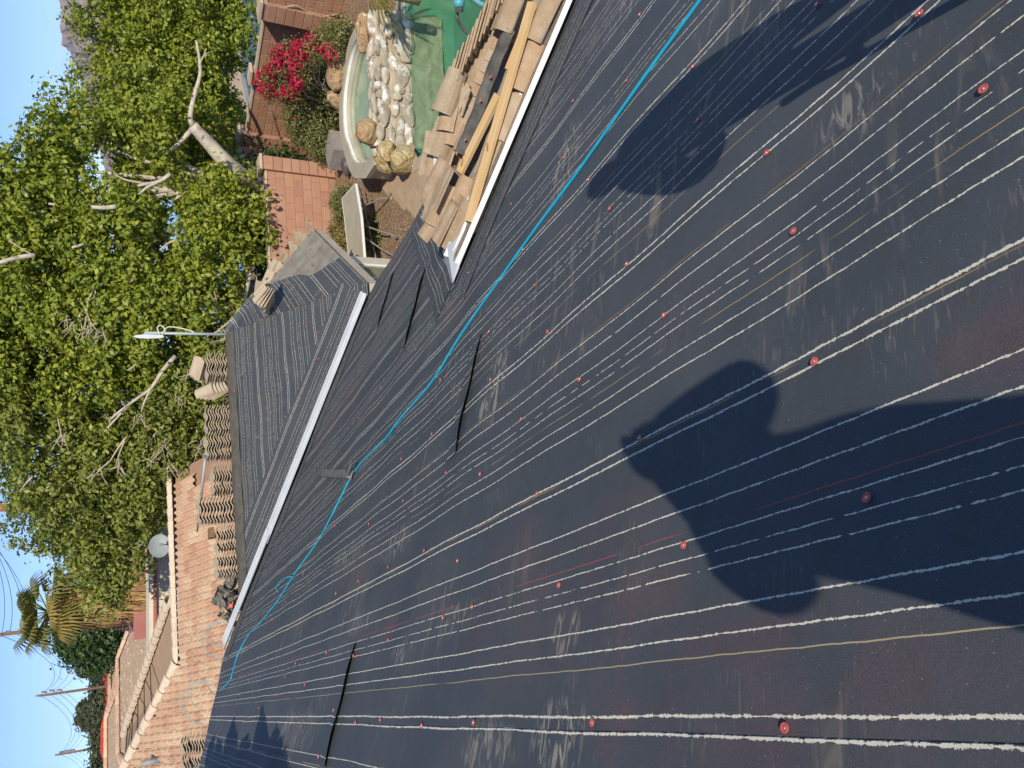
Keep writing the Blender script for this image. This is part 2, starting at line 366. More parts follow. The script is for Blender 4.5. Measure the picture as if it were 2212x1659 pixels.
def mat_poolwater(name, tint, rough):
    t = NT(name); p = t.pos(); lw = t.n('ShaderNodeLayerWeight'); lw.inputs['Blend'].default_value = .5; fac = t.math('MULTIPLY_ADD', t.math('POWER', lw.outputs['Facing'], 5.0), .95, .02)
    b = t.n('ShaderNodeBump'); b.inputs['Strength'].default_value = .06; b.inputs['Distance'].default_value = .02
    t.l(t.noise(p, 3.5, 2), b.inputs['Height']); pass
    tr = t.n('ShaderNodeBsdfTransparent'); tr.inputs[0].default_value = (*tint, 1)
    gl = t.n('ShaderNodeBsdfGlossy'); gl.inputs['Roughness'].default_value = rough; t.l(b.outputs[0], gl.inputs['Normal'])
    mx = t.n('ShaderNodeMixShader'); t.l(fac, mx.inputs[0]); t.l(tr.outputs[0], mx.inputs[1]); t.l(gl.outputs[0], mx.inputs[2])
    return t.end(mx.outputs[0])
M_WATER = mat_poolwater('pool_water', (.66, .88, .78), .02)
M_SPAWATER = mat_poolwater('spa_water', (.80, .90, .84), .02)
def mat_lake():
    t = NT('lake_water'); p = t.pos(); b = t.noise(t.mapping(p, (1, .5, 1)), 2.2, 3)
    return t.end(t.bsdf((.17, .28, .40), .05, .9, 0, b, .08, .05))
M_LAKE = mat_lake()
def mat_leaf(name, stops, trans=.35, rough=.5):
    t = NT(name); col = t.ramp(t.island(), stops); p = t.pos(); n = t.noise(p, .8, 3)
    col = t.mix(t.mapr(n, .4, .7, 0, .35), col, stops[len(stops)//2][1])
    pb = t.bsdf(col, rough, .45); tl = t.n('ShaderNodeBsdfTranslucent'); t.l(col, tl.inputs[0])
    mx = t.n('ShaderNodeMixShader'); mx.inputs[0].default_value = trans; t.l(pb, mx.inputs[1]); t.l(tl.outputs[0], mx.inputs[2])
    return t.end(mx.outputs[0])
M_LEAF = mat_leaf('ficus_leaf', [(0, (.12, .175, .017)), (.35, (.20, .265, .025)), (.7, (.31, .36, .035)), (1, (.46, .48, .06))])
M_LEAF2 = mat_leaf('ficus_leaf_dull', [(0, (.12, .16, .028)), (.4, (.20, .245, .040)), (.75, (.29, .32, .055)), (1, (.40, .415, .08))])
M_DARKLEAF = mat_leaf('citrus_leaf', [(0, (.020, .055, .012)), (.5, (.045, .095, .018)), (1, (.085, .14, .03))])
M_SHRUB = mat_leaf('bougainvillea_leaf', [(0, (.10, .13, .03)), (.5, (.19, .215, .06)), (.85, (.28, .29, .10)), (1, (.42, .34, .18))])
M_BLOOM = mat_leaf('magenta_bract', [(0, (.45, .008, .04)), (.6, (.62, .018, .075)), (1, (.72, .06, .13))], .4, .6)
M_PINK = mat_leaf('dusty_pink_bloom', [(0, (.16, .10, .09)), (.5, (.34, .16, .22)), (1, (.42, .24, .26))])
M_YELLEAF = mat_leaf('yellowing_palm_leaf', [(0, (.10, .11, .02)), (.5, (.26, .235, .05)), (1, (.42, .33, .10))])
M_PALM = mat_leaf('palm_frond', [(0, (.10, .12, .02)), (.5, (.20, .21, .045)), (1, (.31, .30, .08))])
M_DRYPALM = mat_leaf('dry_palm_skirt', [(0, (.22, .12, .04)), (.5, (.40, .25, .09)), (1, (.52, .36, .15))], .15, .8)
M_FARLEAF = mat_leaf('far_tree_leaf', [(0, (.050, .062, .022)), (.5, (.085, .10, .04)), (1, (.13, .14, .06))])
M_DRYGRASS = mat_leaf('dry_grass_blade', [(0, (.16, .15, .04)), (.5, (.30, .25, .08)), (1, (.42, .33, .14))])
M_BARK = simple('pale_ficus_bark', (.60, .54, .44), (.42, .37, .29), 5, .9, .4, 30, spots=((.24, .20, .15), 9, .62))
M_TWIG = simple('bleached_twig', (.58, .50, .38), (.46, .38, .28), 6, .9, .3, 30)
M_TRUNK = simple('palm_trunk_fibre', (.34, .22, .12), (.46, .33, .19), 5, .95, .6, 18, bdist=.04)
M_POLE = simple('weathered_pole_wood', (.16, .095, .06), (.21, .13, .085), 4, .9, .3, 30)
M_POLE2 = simple('orange_brown_pole', (.40, .17, .06), (.34, .14, .05), 4, .85, .3, 30)
M_WIRE = simple('wire', (.06, .06, .065), (.05, .05, .055), 4, .6, .0, 30)
M_IRON = simple('grey_wrought_iron', (.20, .195, .185), (.26, .25, .24), 8, .55, .1, 50)
M_TABLE = simple('stone_table_top', (.42, .37, .27), (.48, .43, .33), 3, .8, .15, 60)
M_FRAME = simple('white_window_frame', (.80, .80, .77), (.76, .76, .73), 4, .5, .05, 60)
def mat_glass():
    t = NT('window_glass'); p = t.pos()
    return t.end(t.bsdf(t.mix(t.noise(p, 2.2, 3), (.16, .18, .13), (.30, .31, .22)), .12, .6))
M_GLASS = mat_glass()
M_GREYPAINT = simple('grey_green_paint', (.38, .43, .43), (.44, .49, .49), 6, .45, .05, 50)
M_PANEL = simple('white_panel', (.52, .55, .58), (.46, .49, .52), 5, .5, .05, 50)
M_CREAM = simple('cream_cable', (.74, .70, .52), (.68, .64, .47), 8, .5, .05, 50)
M_DISH = simple('dish_grey', (.30, .34, .34), (.26, .30, .30), 5, .5, .05, 50)
M_DARKCLOTH = simple('dark_cloth', (.10, .095, .08), (.22, .21, .18), 9, .8, .4, 60, spots=((.30, .28, .24), 12, .62))  # mottled dark cloth for rags, felt scraps and a bracket
M_SKIN = simple('skin', (.42, .25, .17), (.46, .28, .19), 6, .55, .05, 60)
M_SHIRT = simple('shirt', (.16, .18, .22), (.19, .21, .25), 6, .85, .2, 80)
M_JEANS = simple('jeans', (.06, .08, .13), (.08, .10, .15), 6, .85, .2, 80)
M_HAIR = simple('hair', (.03, .022, .016), (.045, .03, .02), 20, .7, .2, 90)
M_SHOE = simple('boot_leather', (.14, .08, .045), (.17, .10, .06), 10, .7, .2, 60)
M_PHONE = simple('phone_black', (.02, .02, .022), (.025, .025, .028), 5, .25, .0, 50)
M_REDROOF = simple('far_red_roof', (.58, .075, .04), (.52, .065, .035), 2, .8, .1, 20)
M_PINKWALL = simple('far_pink_wall', (.42, .17, .14), (.38, .15, .125), 2, .9, .1, 20)
M_FARROOF = simple('far_roof_tan', (.36, .255, .175), (.46, .34, .24), 7, .9, .4, 9, bdist=.05, spots=((.62, .52, .40), 5.5, .60))
M_SMOOTHTAN = simple('grazing_tan_roof', (.41, .28, .175), (.45, .315, .20), 2, .85, .2, 60)
M_MOUNT = simple('mountain_rock', (.30, .19, .16), (.38, .27, .23), .004, .95, .6, .02, bdist=8)
M_BANK = simple('far_bank_earth', (.38, .29, .20), (.44, .35, .25), .7, .95, .4, 4, bdist=.05)
M_DARKPOT = simple('dark_glazed_urn', (.085, .068, .075), (.12, .095, .10), 4, .45, .1, 40)
M_PLANTER = simple('grey_planter', (.28, .25, .24), (.34, .31, .29), 5, .8, .2, 40)
M_BLUE = simple('blue_plastic', (.10, .38, .48), (.12, .44, .55), 5, .4, .05, 40)
M_ORANGE = simple('orange_float', (.75, .14, .04), (.70, .12, .04), 5, .5, .05, 40)
M_LATH = simple('weathered_lath', (.56, .46, .32), (.46, .37, .25), 8, .85, .2, 60)
M_ROPE = simple('braided_rope', (.30, .24, .15), (.40, .33, .22), 30, .9, .3, 90)
# ------------------------------------------------------------------ the house roof
T = math.tan(rad(20.5)); ZC = HC - 1.65
XE, YV = 6.05, 11.6                   # eave line of the main slope; foot of the far valley
ZE = ZC - T * XE
XJ, YJ = 3.38, 5.98; ZJ = ZC - T * XJ # where the small hipped wing's ridge dies into the main slope
XH = 4.75                             # end of that ridge
YR = 16.2; ZR = ZE + T * (YR - YV)    # far ridge
def bump(u, v):
    return .010 * math.sin(u * 2.35 + .6 * math.sin(v * 1.3)) * math.sin(u * .71 + 1.1) + .006 * math.sin(u * 5.3 + v * 2.1) + .004 * math.sin(v * 6.4 + u * .9)
def z1(x, y): return ZC - T * x + bump(y, x)
def z2(x, y): return ZE + T * (y - YV) + bump(x * 1.1, y)
def P1(x, y, lift=0.0):
    p = hit(x, y, (T, 0, 1), ZC + lift); return np.array([p[0], p[1], z1(p[0], p[1]) + lift])
def P2(x, y, lift=0.0):
    p = hit(x, y, (0, -T, 1), ZE - T * YV + lift); return np.array([p[0], p[1], z2(p[0], p[1]) + lift])
def P3(x, y, lift=0.0): return hit(x, y, (0, -T, 1), ZJ - T * YJ + lift)
def yfar(x): return min(17.65 - x, 16.1 + x)
house = empty('house', (0, 8, 0), 'our house with black underlayment laid over its stripped roof', 'house')
# deck under everything (one closed board layer 6 cm below)
dk = MB(); dz = -.05
dk.add([(-3.2, -3.5, z1(-3.2, 0) + dz), (XE, -3.5, ZE + dz), (XE, YJ - (XE - XJ), ZE + dz), (XJ, YJ, ZJ + dz), (XE, YJ + XE - XJ, ZE + dz), (XE, YV, ZE + dz), (.78, 16.87, ZC - T * .78 + dz), (-3.2, 12.9, ZC + T * 3.2 + dz)], [tuple(range(8))])
A0 = np.array([6.35, YV, ZE]); A2 = np.array([9.32, 14.74, ZE]); RE = np.array([7.42, YR, ZR])
dk.add([(XE, YV, ZE + dz), (A0[0], A0[1], ZE + dz), (RE[0], RE[1], ZR + dz), (XE - (YR - YV), YR, ZR + dz)], [(0, 1, 2, 3)])
dk.add([A0 + [0, 0, dz], A2 + [0, 0, dz], RE + [0, 0, dz]], [(0, 1, 2)])
dk.add([(XE - (YR - YV), YR, ZR + dz), (RE[0], RE[1], ZR + dz), (RE[0], 20.4, ZE + dz), (-2.4, 20.4, ZE + dz)], [(0, 1, 2, 3)])
dk.add([A2 + [0, 0, dz], (A2[0], 20.4, ZE + dz), (RE[0], 20.4, ZE + dz), RE + [0, 0, dz]], [(0, 1, 2, 3)])
dk.add([(.78, 16.87, ZC - T * .78 + dz), (-3.2, 12.9, ZC + T * 3.2 + dz), (-9, 20.4, ZE + dz), (-2.4, 20.4, ZE + dz)], [(0, 1, 2, 3)])
dk.add([(-3.2, -3.5, ZC + T * 3.2 + dz), (-3.2, 12.9, ZC + T * 3.2 + dz), (-9.4, 12.9, ZE + dz), (-9.4, -3.5, ZE + dz)], [(0, 1, 2, 3)])
# the hipped wing
XW = XH + (ZJ - ZE) / T; YN = YJ - (ZJ - ZE) / T; YFa = YJ + (ZJ - ZE) / T
dk.add([(XJ, YJ, ZJ - .03), (XH, YJ, ZJ - .03), (XW, YN, ZE - .03), (XJ + (ZJ - ZE) / T, YN, ZE - .03)], [(0, 1, 2, 3)])
dk.add([(XJ, YJ, ZJ - .03), (XH, YJ, ZJ - .03), (XH, YFa - .9, ZE - .03), (XJ + (ZJ - ZE) / T, YFa, ZE - .03)], [(0, 3, 2, 1)])
dk.add([(XH, YJ, ZJ - .03), (XW, YN, ZE - .03), (XW, YN, 0), (XH, YJ, 0)], [(0, 1, 2, 3)])
dk.add([(XH, YJ, ZJ - .03), (XH, YJ, 0), (XH, YFa - .9, 0), (XH, YFa - .9, ZE - .03)], [(0, 1, 2, 3)])
roof = dk.build('roof', M_DECK, house)

def sheet(name, us, vs_fn, pt, uv, parent, mat=M_FELT, thick=0):
    """a felt sheet: us = list of stations across, vs_fn(us) -> list along; pt(x,y) 3D; uv(x,y)"""
    rows = [vs_fn(a) for a in us]; n = len(rows[0]); mb = MB(); mb.smooth = True; mb.uv = []
    V = []; 
    for a, row in zip(us, rows):
        for b in row: V.append(pt(a, b)); mb.uv.append(uv(a, b))
    Fs = [(i*n+j, (i+1)*n+j, (i+1)*n+j+1, i*n+j+1) for i in range(len(us)-1) for j in range(n-1)]
    mb.add(V, Fs); return mb.build(name, mat, parent)
def course(x0, x1, lo, hi, lift):
    nx = max(3, int((x1 - x0) / .11) + 2)
    xs = list(np.linspace(x0, x1, nx)); L = max(hi(x) - lo(x) for x in xs); ny = max(3, int(L / .12))
    def pt(x, y):
        e = .006 * (x1 - x) / max(x1 - x0, .3)          # each upper course laps 6 mm over the lower one
        return (x, y, z1(x, y) + lift + e * 0 + .006 * (x - x0) / max(x1 - x0, .3))
    return sheet('underlayment_sheet', xs, lambda x: list(np.linspace(lo(x), hi(x), ny)), pt, lambda x, y: (y, x), roof)
k0 = -3
for k in range(k0, 7):
    a = -.345 + k * PER; b = a + PER + .012
    a = max(a, -3.2); b = min(b, XE + .03)
    if b <= a: continue
    if b <= XJ: course(a, b, lambda x: -3.4, yfar, 0.0)
    elif a < XJ:
        course(a, XJ, lambda x: -3.4, yfar, 0.0)
        course(XJ, b, lambda x: -3.4, lambda x: YJ - (x - XJ), 0.0)
        course(XJ, b, lambda x: YJ + (x - XJ), yfar, 0.0)
    else:
        course(a, b, lambda x: -3.4, lambda x: YJ - (x - XJ), 0.0)
        if YJ + (a - XJ) < yfar(a): course(a, b, lambda x: YJ + (x - XJ) , lambda x: max(yfar(x), YJ + x - XJ + .01), 0.0)
# valley sheets laid along the two valleys on the main slope and along the far slope's valley
S2 = math.sqrt(.5)
def strip(p0, d, length, w, side, surf, lift, uoff, n=None):
    d = unit(d)[:2]; nrm = np.array([side[0], side[1]]); p0 = np.array(p0[:2], float)
    def pt(a, b): q = p0 + d * b + nrm * a; return (q[0], q[1], surf(q[0], q[1]) + lift)
    us = list(np.linspace(0, w, 8)); m = max(4, int(length / .15)); return sheet('underlayment_sheet', us, lambda a: list(np.linspace(0, length, m)), pt, lambda a, b: (b + uoff, 40 * PER + a - .12), roof)
strip((XJ, YJ), (1, -1), 5.6, .62, (-S2, -S2), z1, .012, 3.0)
strip((XE, YV), (-1, 1), 7.0, .62, (-S2, -S2), z1, .012, 9.0)
strip((XE, YV), (-1, 1), 5.7, .92, (S2, S2), z2, .012, 17.0)
strip((XJ, YJ), (1, 1), 3.7, .45, (-S2, S2), z1, .012, 23.0)
# far slope courses (run along X)
for k in range(0, 6):
    a = YV - .05 + k * PER; b = min(a + PER + .012, YR + .04)
    if a >= YR: continue
    def xr(y): t = (y - YV) / (YR - YV); return A0[0] + (RE[0] - A0[0]) * min(max(t, 0), 1)
    ys = list(np.linspace(a, b, 10))
    sheet('underlayment_sheet', ys, lambda y: list(np.linspace(XE - (y - YV), xr(y), 50)), lambda y, x: (x, y, z2(x, y) + .004 + .006 * (b - y) / PER),
          lambda y, x: (x, 60 * PER - y), roof)
# ridge wrap of the far slope and of the far hip: a dusty band of felt folded over
rw = MB(); rw.smooth = True; rw.uv = []
xs = np.linspace(1.6, 7.35, 40); prof = [(-.32, -.32 * T + .022), (-.1, -.1 * T + .030), (0, .026), (.1, -.1 * T + .03), (.4, -.4 * T + .02)]
for x in xs:
    for j, (dy, dzz) in enumerate(prof): rw.uv.append((x, 80 * PER + .2 + j * .05)); rw.v.append((x, YR + dy, ZR + dzz + .006 * math.sin(x * 7 + j)))
for i in range(len(xs) - 1):
    for j in range(4): rw.f.append((i*5+j, (i+1)*5+j, (i+1)*5+j+1, i*5+j+1))
rwo = rw.build('ridge_felt', simple('dusty_ridge_felt', (.085, .08, .068), (.13, .12, .10), 5, .85, .3, 60), roof)
# chamfered facet of the far wing: a torn new sheet over old grey felt
nb = unit(np.cross(A2 - A0, RE - A0)); nb = nb if nb[2] > 0 else -nb
dA = unit(A2 - A0); uB = np.cross(nb, dA)
def facet(s, t, lift): return A0 + dA * s + uB * t + nb * lift
LA = np.linalg.norm(A2 - A0); tR = (RE - A0) @ uB; sR = (RE - A0) @ dA
def s_lo(t): return sR * t / tR
def s_hi(t): return LA + (sR - LA) * t / tR
us = list(np.linspace(0, tR, 26))
of = MB(); of.uv = []
sheet('old_felt', us, lambda t: list(np.linspace(s_lo(t), s_hi(t), 14)), lambda t, s: facet(s, t, .004), lambda t, s: (s, t), roof, M_OLDFELT)
def tear(t): # the new sheet stops along a torn diagonal
    return s_lo(t) + (s_hi(t) - s_lo(t)) * (.40 if t < .22 * tR else .40 + .62 * (t / tR - .22) / .5 if t < .72 * tR else 1.0)
def curl(t, s):
    e = (s - s_lo(t)) / max(tear(t) - s_lo(t), .05); return .012 + .10 * max(0, e - .7) ** 2 / .09 * (1 if t > .25 * tR else .25)
sheet('underlayment_sheet', us, lambda t: list(np.linspace(s_lo(t), min(tear(t), s_hi(t)), 22)), lambda t, s: facet(s, t, curl(t, s)), lambda t, s: (s, 70 * PER + t), roof)
for i in range(4):   # batten marks left on the old felt
    t = .18 + i * .32; mb = MB(); mb.bar(facet(tear(t) + .02, t, .012), facet(s_hi(t) - .05, t, .012), .012, .006, nb); mb.build('batten_mark', M_OLDFELT, roof)

# valley flashing: W-shaped pans with a raised rib
def valley(p0, p1, mat, w=.21, lift=.03, split=None, ribmat=None):
    p0 = np.array(p0, float); p1 = np.array(p1, float); d = unit(p1 - p0); sd = unit(np.cross(d, (0, 0, 1)))
    prof = [(-w, .072), (-w + .012, .078), (-.095, .036), (-.080, .062), (-.062, .060), (-.045, .022), (-.016, .010), (0, .050), (.016, .010), (.045, .022), (.062, .060), (.080, .062), (.095, .036), (w - .012, .078), (w, .072)]
    mb = MB(); n = len(prof)
    for q in (p0, p1):
        for a, b in prof: mb.v.append(tuple(q + sd * a + np.array([0, 0, b + lift])))
    mb.f = [(j, n + j, n + j + 1, j + 1) for j in range(n - 1)]
    o = mb.build('valley_flashing', mat, roof)
    mb = MB(); 
    if ribmat:
        mb.bar(p0 + [0, 0, lift + .050], p1 + [0, 0, lift + .050], .045, .008); mb.build('dirt_line', ribmat, roof)
    return o
def on1(x, y): return np.array([x, y, ZC - T * x])
valley(on1(XJ + .12, YJ - .12), on1(XJ + 4.2, YJ - 4.2), M_WHITEMETAL, .20, .05, ribmat=M_DIRT)
vA = on1(XE + .05, YV - .05); vB = on1(2.65, 15.0); vC = on1(.95, 16.7)
valley(vA, vB, M_GALV, .17, .03); valley(vB + (vC - vB) * -.06, vC, M_GALV, .14, .045)
# head flashing where the small ridge meets the slope
hf = MB(); Jp = on1(XJ, YJ)
a0 = P1(978, 612, .05); a1 = P3(1016, 520, .06); a2 = P3(1003, 492, .07); a3 = P3(962, 506, .06); a4 = P1(955, 545, .05)
hf.add([a0, a1, a2, a3, a4], [(0, 1, 2), (0, 2, 3), (0, 3, 4)]); hf.build('head_flashing', M_GALV, roof)
# fascia boards and the wall with a window below the chamfered eave
mb = MB()
for a, b in (((XE, YJ + XE - XJ), (XE, YV)), ((XE, YV), (A0[0], A0[1])), ((A0[0], A0[1]), (A2[0], A2[1])), ((A2[0], A2[1]), (A2[0], 20.4))):
    mb.bar((a[0] - .015, a[1] + .015, ZE - .15), (b[0] - .015, b[1] + .015, ZE - .15), .03, .17)
mb.build('fascia', M_FASCIA, house)
wn_dir = np.array([S2, S2, 0]); w0 = np.array([6.0, 11.85, 0.]) + np.array([-.06, .06, 0])
inw = np.array([-S2, S2, 0])
Wl = 3.82
w1 = w0 + wn_dir * Wl
wall = MB()
wo0, wo1, wz0, wz1 = 1.05, 3.25, .55, 1.82        # window opening along the wall
def wb(a, b, z0, z1_): 
    c = w0 + wn_dir * (a + b) / 2 + inw * .075; c[2] = (z0 + z1_) / 2
    wall.obox(c, wn_dir * (b - a) / 2, inw * .075, (0, 0, (z1_ - z0) / 2))
zt = ZE - .12
wb(-.3, wo0, 0, zt); wb(wo1, Wl, 0, zt); wb(wo0, wo1, 0, wz0); wb(wo0, wo1, wz1, zt)
wall.box((4.9, YN, 0), (XE - .45, 11.5, zt)) if False else None
wall.obox((XE - .55, 10.2, zt / 2), (.08, 0, 0), (0, 1.6, 0), (0, 0, zt / 2))
wall.obox((w1[0] - .10, w1[1] + 2.9, zt / 2), (.08, 0, 0), (0, 2.85, 0), (0, 0, zt / 2))
wall.build('wall', M_STUCCO, house)
win = MB()
def wf(a, b, z0, z1_, o=-.02, d=.05):
    c = w0 + wn_dir * (a + b) / 2 + inw * (o + d / 2); c[2] = (z0 + z1_) / 2; return c, wn_dir * (b - a) / 2, inw * d / 2, (0, 0, (z1_ - z0) / 2)
for q in ((wo0, wo0 + .06, wz0, wz1), (wo1 - .06, wo1, wz0, wz1), (wo0 + .06, wo1 - .06, wz0, wz0 + .06), (wo0 + .06, wo1 - .06, wz1 - .06, wz1), ((wo0 + wo1) / 2 - .025, (wo0 + wo1) / 2 + .025, wz0 + .06, wz1 - .06)):
    win.obox(*wf(*q))
wino = win.build('window', M_FRAME, house)
for a, b in ((wo0 + .06, (wo0 + wo1) / 2 - .025), ((wo0 + wo1) / 2 + .025, wo1 - .06)):
    g = MB(); g.obox(*wf(a, b, wz0 + .06, wz1 - .06, .015, .01)); g.build('pane', M_GLASS, wino)
# soffit light fitting on that wall
lf = MB(); cc = w0 + wn_dir * 3.5; cc = cc - inw * .06; lf.tube([cc + [0, 0, 1.95], cc + [0, 0, 2.02]], .05, 10); lf.tube([cc + [0, 0, 2.0], cc + inw * .08 + [0, 0, 2.06]], .015, 6); lf.build('wall_light', M_PANEL, house)

# end laps lifted a little: a loose edge with a dark gap under it
def loose(x0, x1, y, w=.10):
    mb = MB(); mb.smooth = True; mb.uv = []; n = 14
    for i in range(n):
        t = i / (n - 1); x = x0 + (x1 - x0) * t; h = .012 + .028 * math.sin(math.pi * t) * (.7 + .3 * math.sin(t * 9))
        for j, (dy, hh) in enumerate(((w * 2.2, .008), (w, .6 * h), (0, h + .006))):
            mb.v.append((x, y + dy, z1(x, y + dy) + hh + .008)); mb.uv.append((y + dy, x))
    for i in range(n - 1):
        for j in range(2): mb.f.append((i*3+j, (i+1)*3+j, (i+1)*3+j+1, i*3+j+1))
    mb.build('loose_lap', M_FELT, roof)
loose(1.32, 2.25, 4.77); loose(-.62, .23, 6.36); loose(3.3, 4.32, 7.4); loose(4.6, 5.5, 9.6)

# red cap nails
cap = MB(); cap.smooth = False
ang = np.linspace(0, 2 * math.pi, 16, endpoint=False)
rings = [(.0140, 0), (.0140, .0022), (.0125, .003), (.0105, .0020), (.0045, .0016), (.0038, .0030)]
for r_, z_ in rings: cap.v += [(r_ * math.cos(a), r_ * math.sin(a), z_) for a in ang]
for i in range(5): cap.f += [(i*16+j, i*16+(j+1) % 16, (i+1)*16+(j+1) % 16, (i+1)*16+j) for j in range(16)]
cap.f.append(tuple(5*16 + j for j in range(16)))
capme = cap.mesh('cap_nail'); capme.materials.append(M_RED); capme.materials.append(M_STEEL)
capme.polygons[len(capme.polygons) - 1].material_index = 1
for p in list(capme.polygons)[64:80]: p.material_index = 1
def put_cap(p, n, s=1.0):
    o = link_mesh('cap_nail', capme, None, roof)
    x = unit(np.cross(n, (random.random() - .5, 1, 0))); y = np.cross(n, x)
    o.matrix_basis = Matrix(((x[0]*s, y[0]*s, n[0]*s, p[0]), (x[1]*s, y[1]*s, n[1]*s, p[1]), (x[2]*s, y[2]*s, n[2]*s, p[2]), (0, 0, 0, 1)))
N1 = unit((T, 0, 1)); N2 = unit((0, -T, 1))
caps1 = [(1992,33),(2137,198),(1767,12),(1657,332),(1509,260),(1714,501),(1761,783),(1389,948),(1883,1077),(1478,1180),(1209,1266),(1165,1068),(1254,821),(1439,683),(1357,572),(1186,718),(1157,617),(1068,821),(1127,907),(1041,1025),(966,1022),(1000,884),(1287,1562),(1703,1574),(1027,1562),(917,1568),(829,1555),(767,1562),(722,1535),(692,1635),(567,1560),(1321,452),(1273,389),(1241,219),(1355,175),(1497,145),(1384,33),(1135,541),(1110,442),(1028,684),(1060,717),(1038,736),(952,821),(935,938),(868,992),(873,1083),(802,1132),(840,1226),(994,1212),(1024,1312),(960,1335),(920,1190),(838,1384),(766,1417),(710,1410),(757,1408),(643,1433),(618,1462),(600,1440),(726,1283),(777,1256),(1220,341),(1013,590),(900,755),(858,775),(885,885),(825,838),(778,905),(722,905),(700,960),(726,1135),(690,1165),(655,1240),(620,1300),(590,1340),(560,1420),(540,1470),(520,1500),(600,1500),(660,1480),(560,1530),(530,1560),(510,1545)]
for i, (x, y) in enumerate(caps1):
    p = P1(x, y); put_cap(p + N1 * .012, N1, 1.0 if p[1] < 6 else 1.15)
for (x, y) in [(690,718),(745,675),(627,661),(568,690),(553,749),(500,758),(508,845),(560,853),(617,795),(505,910),(586,890),(716,745),(690,775),(672,845),(646,965),(572,1010),(583,1025),(597,1065),(620,900),(520,1050),(640,760),(700,640),(665,705)]:
    p = P2(x, y); put_cap(p + N2 * .02, N2, 1.25)

# a bent grey metal strip (old pipe strap) left standing on the slope, and a marker tube
sm = MB(); pa = P1(697, 1022, .08); pb = P1(757, 1024, .06); sm.bar(pa, pb, .10, .05, N1); sm.bar(pb + [0, 0, .03], pb + np.array([.1, -.12, .01]), .08, .012, N1)
tag(sm.build('metal_strap', simple('dull_strap', (.10, .10, .095), (.22, .22, .20), 12, .55, .1, 50)), 'short dull grey metal strap lying across the black slope beside the turquoise hose', 'metal strap')

# ------------------------------------------------------------------ turquoise air hose
hp = [(1560,-70),(1510,0),(1395,165),(1250,365),(1165,485),(1090,590),(1000,720),(930,825),(865,905),(832,948),(782,998),(757,1035),(715,1120),(680,1175),(640,1235),(600,1298),(560,1348),(535,1372),(515,1410),(505,1445),(497,1470),(478,1490)]
pts = [P1(x, y, .012) for x, y in hp]
hose = empty('air_hose', tuple(pts[2]), 'turquoise air hose running the whole length of the black roof slope', 'hose')
mb = MB(); mb.smooth = True; mb.tube(catmull(pts, 8), .0105, 8); mb.build('hose_run', M_HOSE, hose)
lp = P1(628, 1248, .02); mb = MB(); mb.smooth = True
mb.tube([lp + np.array([.16 * math.sin(a) * .4 - .05, .65 * math.cos(a) + .3, .02 + .05 * math.sin(a)]) for a in np.linspace(-2.6, 2.6, 30)], .008, 7); mb.build('hose_loop', M_HOSE, hose)
def coil(c, r, ax, ay, turns, jit, name):
    q = []
    for i in range(int(28 * turns)):
        a = i / 28 * 2 * math.pi; w = 1 + jit * math.sin(a * .37 + 1); q.append(c + ax * r * w * math.cos(a) + ay * r * w * math.sin(a) + np.array([0, 0, .01 * i / 28]) + ax * .10 * (i / 28))
    m = MB(); m.smooth = True; m.tube(q, .0068, 7); return m.build(name, M_HOSE2, hose)
c1 = dep(476, 1385, 16.6); coil(c1, .30, RV, -DN, 1.9, .25, 'hose_coil')
c2 = dep(446, 1520, 15.8); coil(c2, .36, RV, -DN, 1.4, .3, 'hose_coil')
m = MB(); m.smooth = True; m.tube(catmull([pts[-1], dep(462, 1500, 15.9), c2 + RV * .36]), .0085, 7); m.build('hose_end', M_HOSE2, hose)
# ------------------------------------------------------------------ concrete roof tiles
def tile_mesh(name, w, l, th, rolls, amp, mat, nseg=7):
    mb = MB(); n = nseg * rolls + 1; prof = []
    for i in range(n):
        t = i / (n - 1); a = 2 * math.pi * rolls * t
        s_ = math.sin(a - math.pi / 2); z = amp * (abs(s_) ** .75 * (1 if s_ > 0 else -1) * .5 + .5)
        prof.append((w * (t - .5), z))
    for y in (-l / 2, l / 2):
        for x, z in prof: mb.v.append((x, y, z + th))
        for x, z in prof: mb.v.append((x, y, z))
    def ix(e, s, i): return e * 2 * n + s * n + i
    for i in range(n - 1):
        mb.f += [(ix(0,0,i), ix(0,0,i+1), ix(1,0,i+1), ix(1,0,i)), (ix(0,1,i+1), ix(0,1,i), ix(1,1,i), ix(1,1,i+1)),
                 (ix(0,1,i), ix(0,1,i+1), ix(0,0,i+1), ix(0,0,i)), (ix(1,0,i), ix(1,0,i+1), ix(1,1,i+1), ix(1,1,i))]
    mb.f += [(ix(0,0,0), ix(1,0,0), ix(1,1,0), ix(0,1,0)), (ix(0,1,n-1), ix(1,1,n-1), ix(1,0,n-1), ix(0,0,n-1))]
    me = mb.mesh(name); me.materials.append(mat); return me
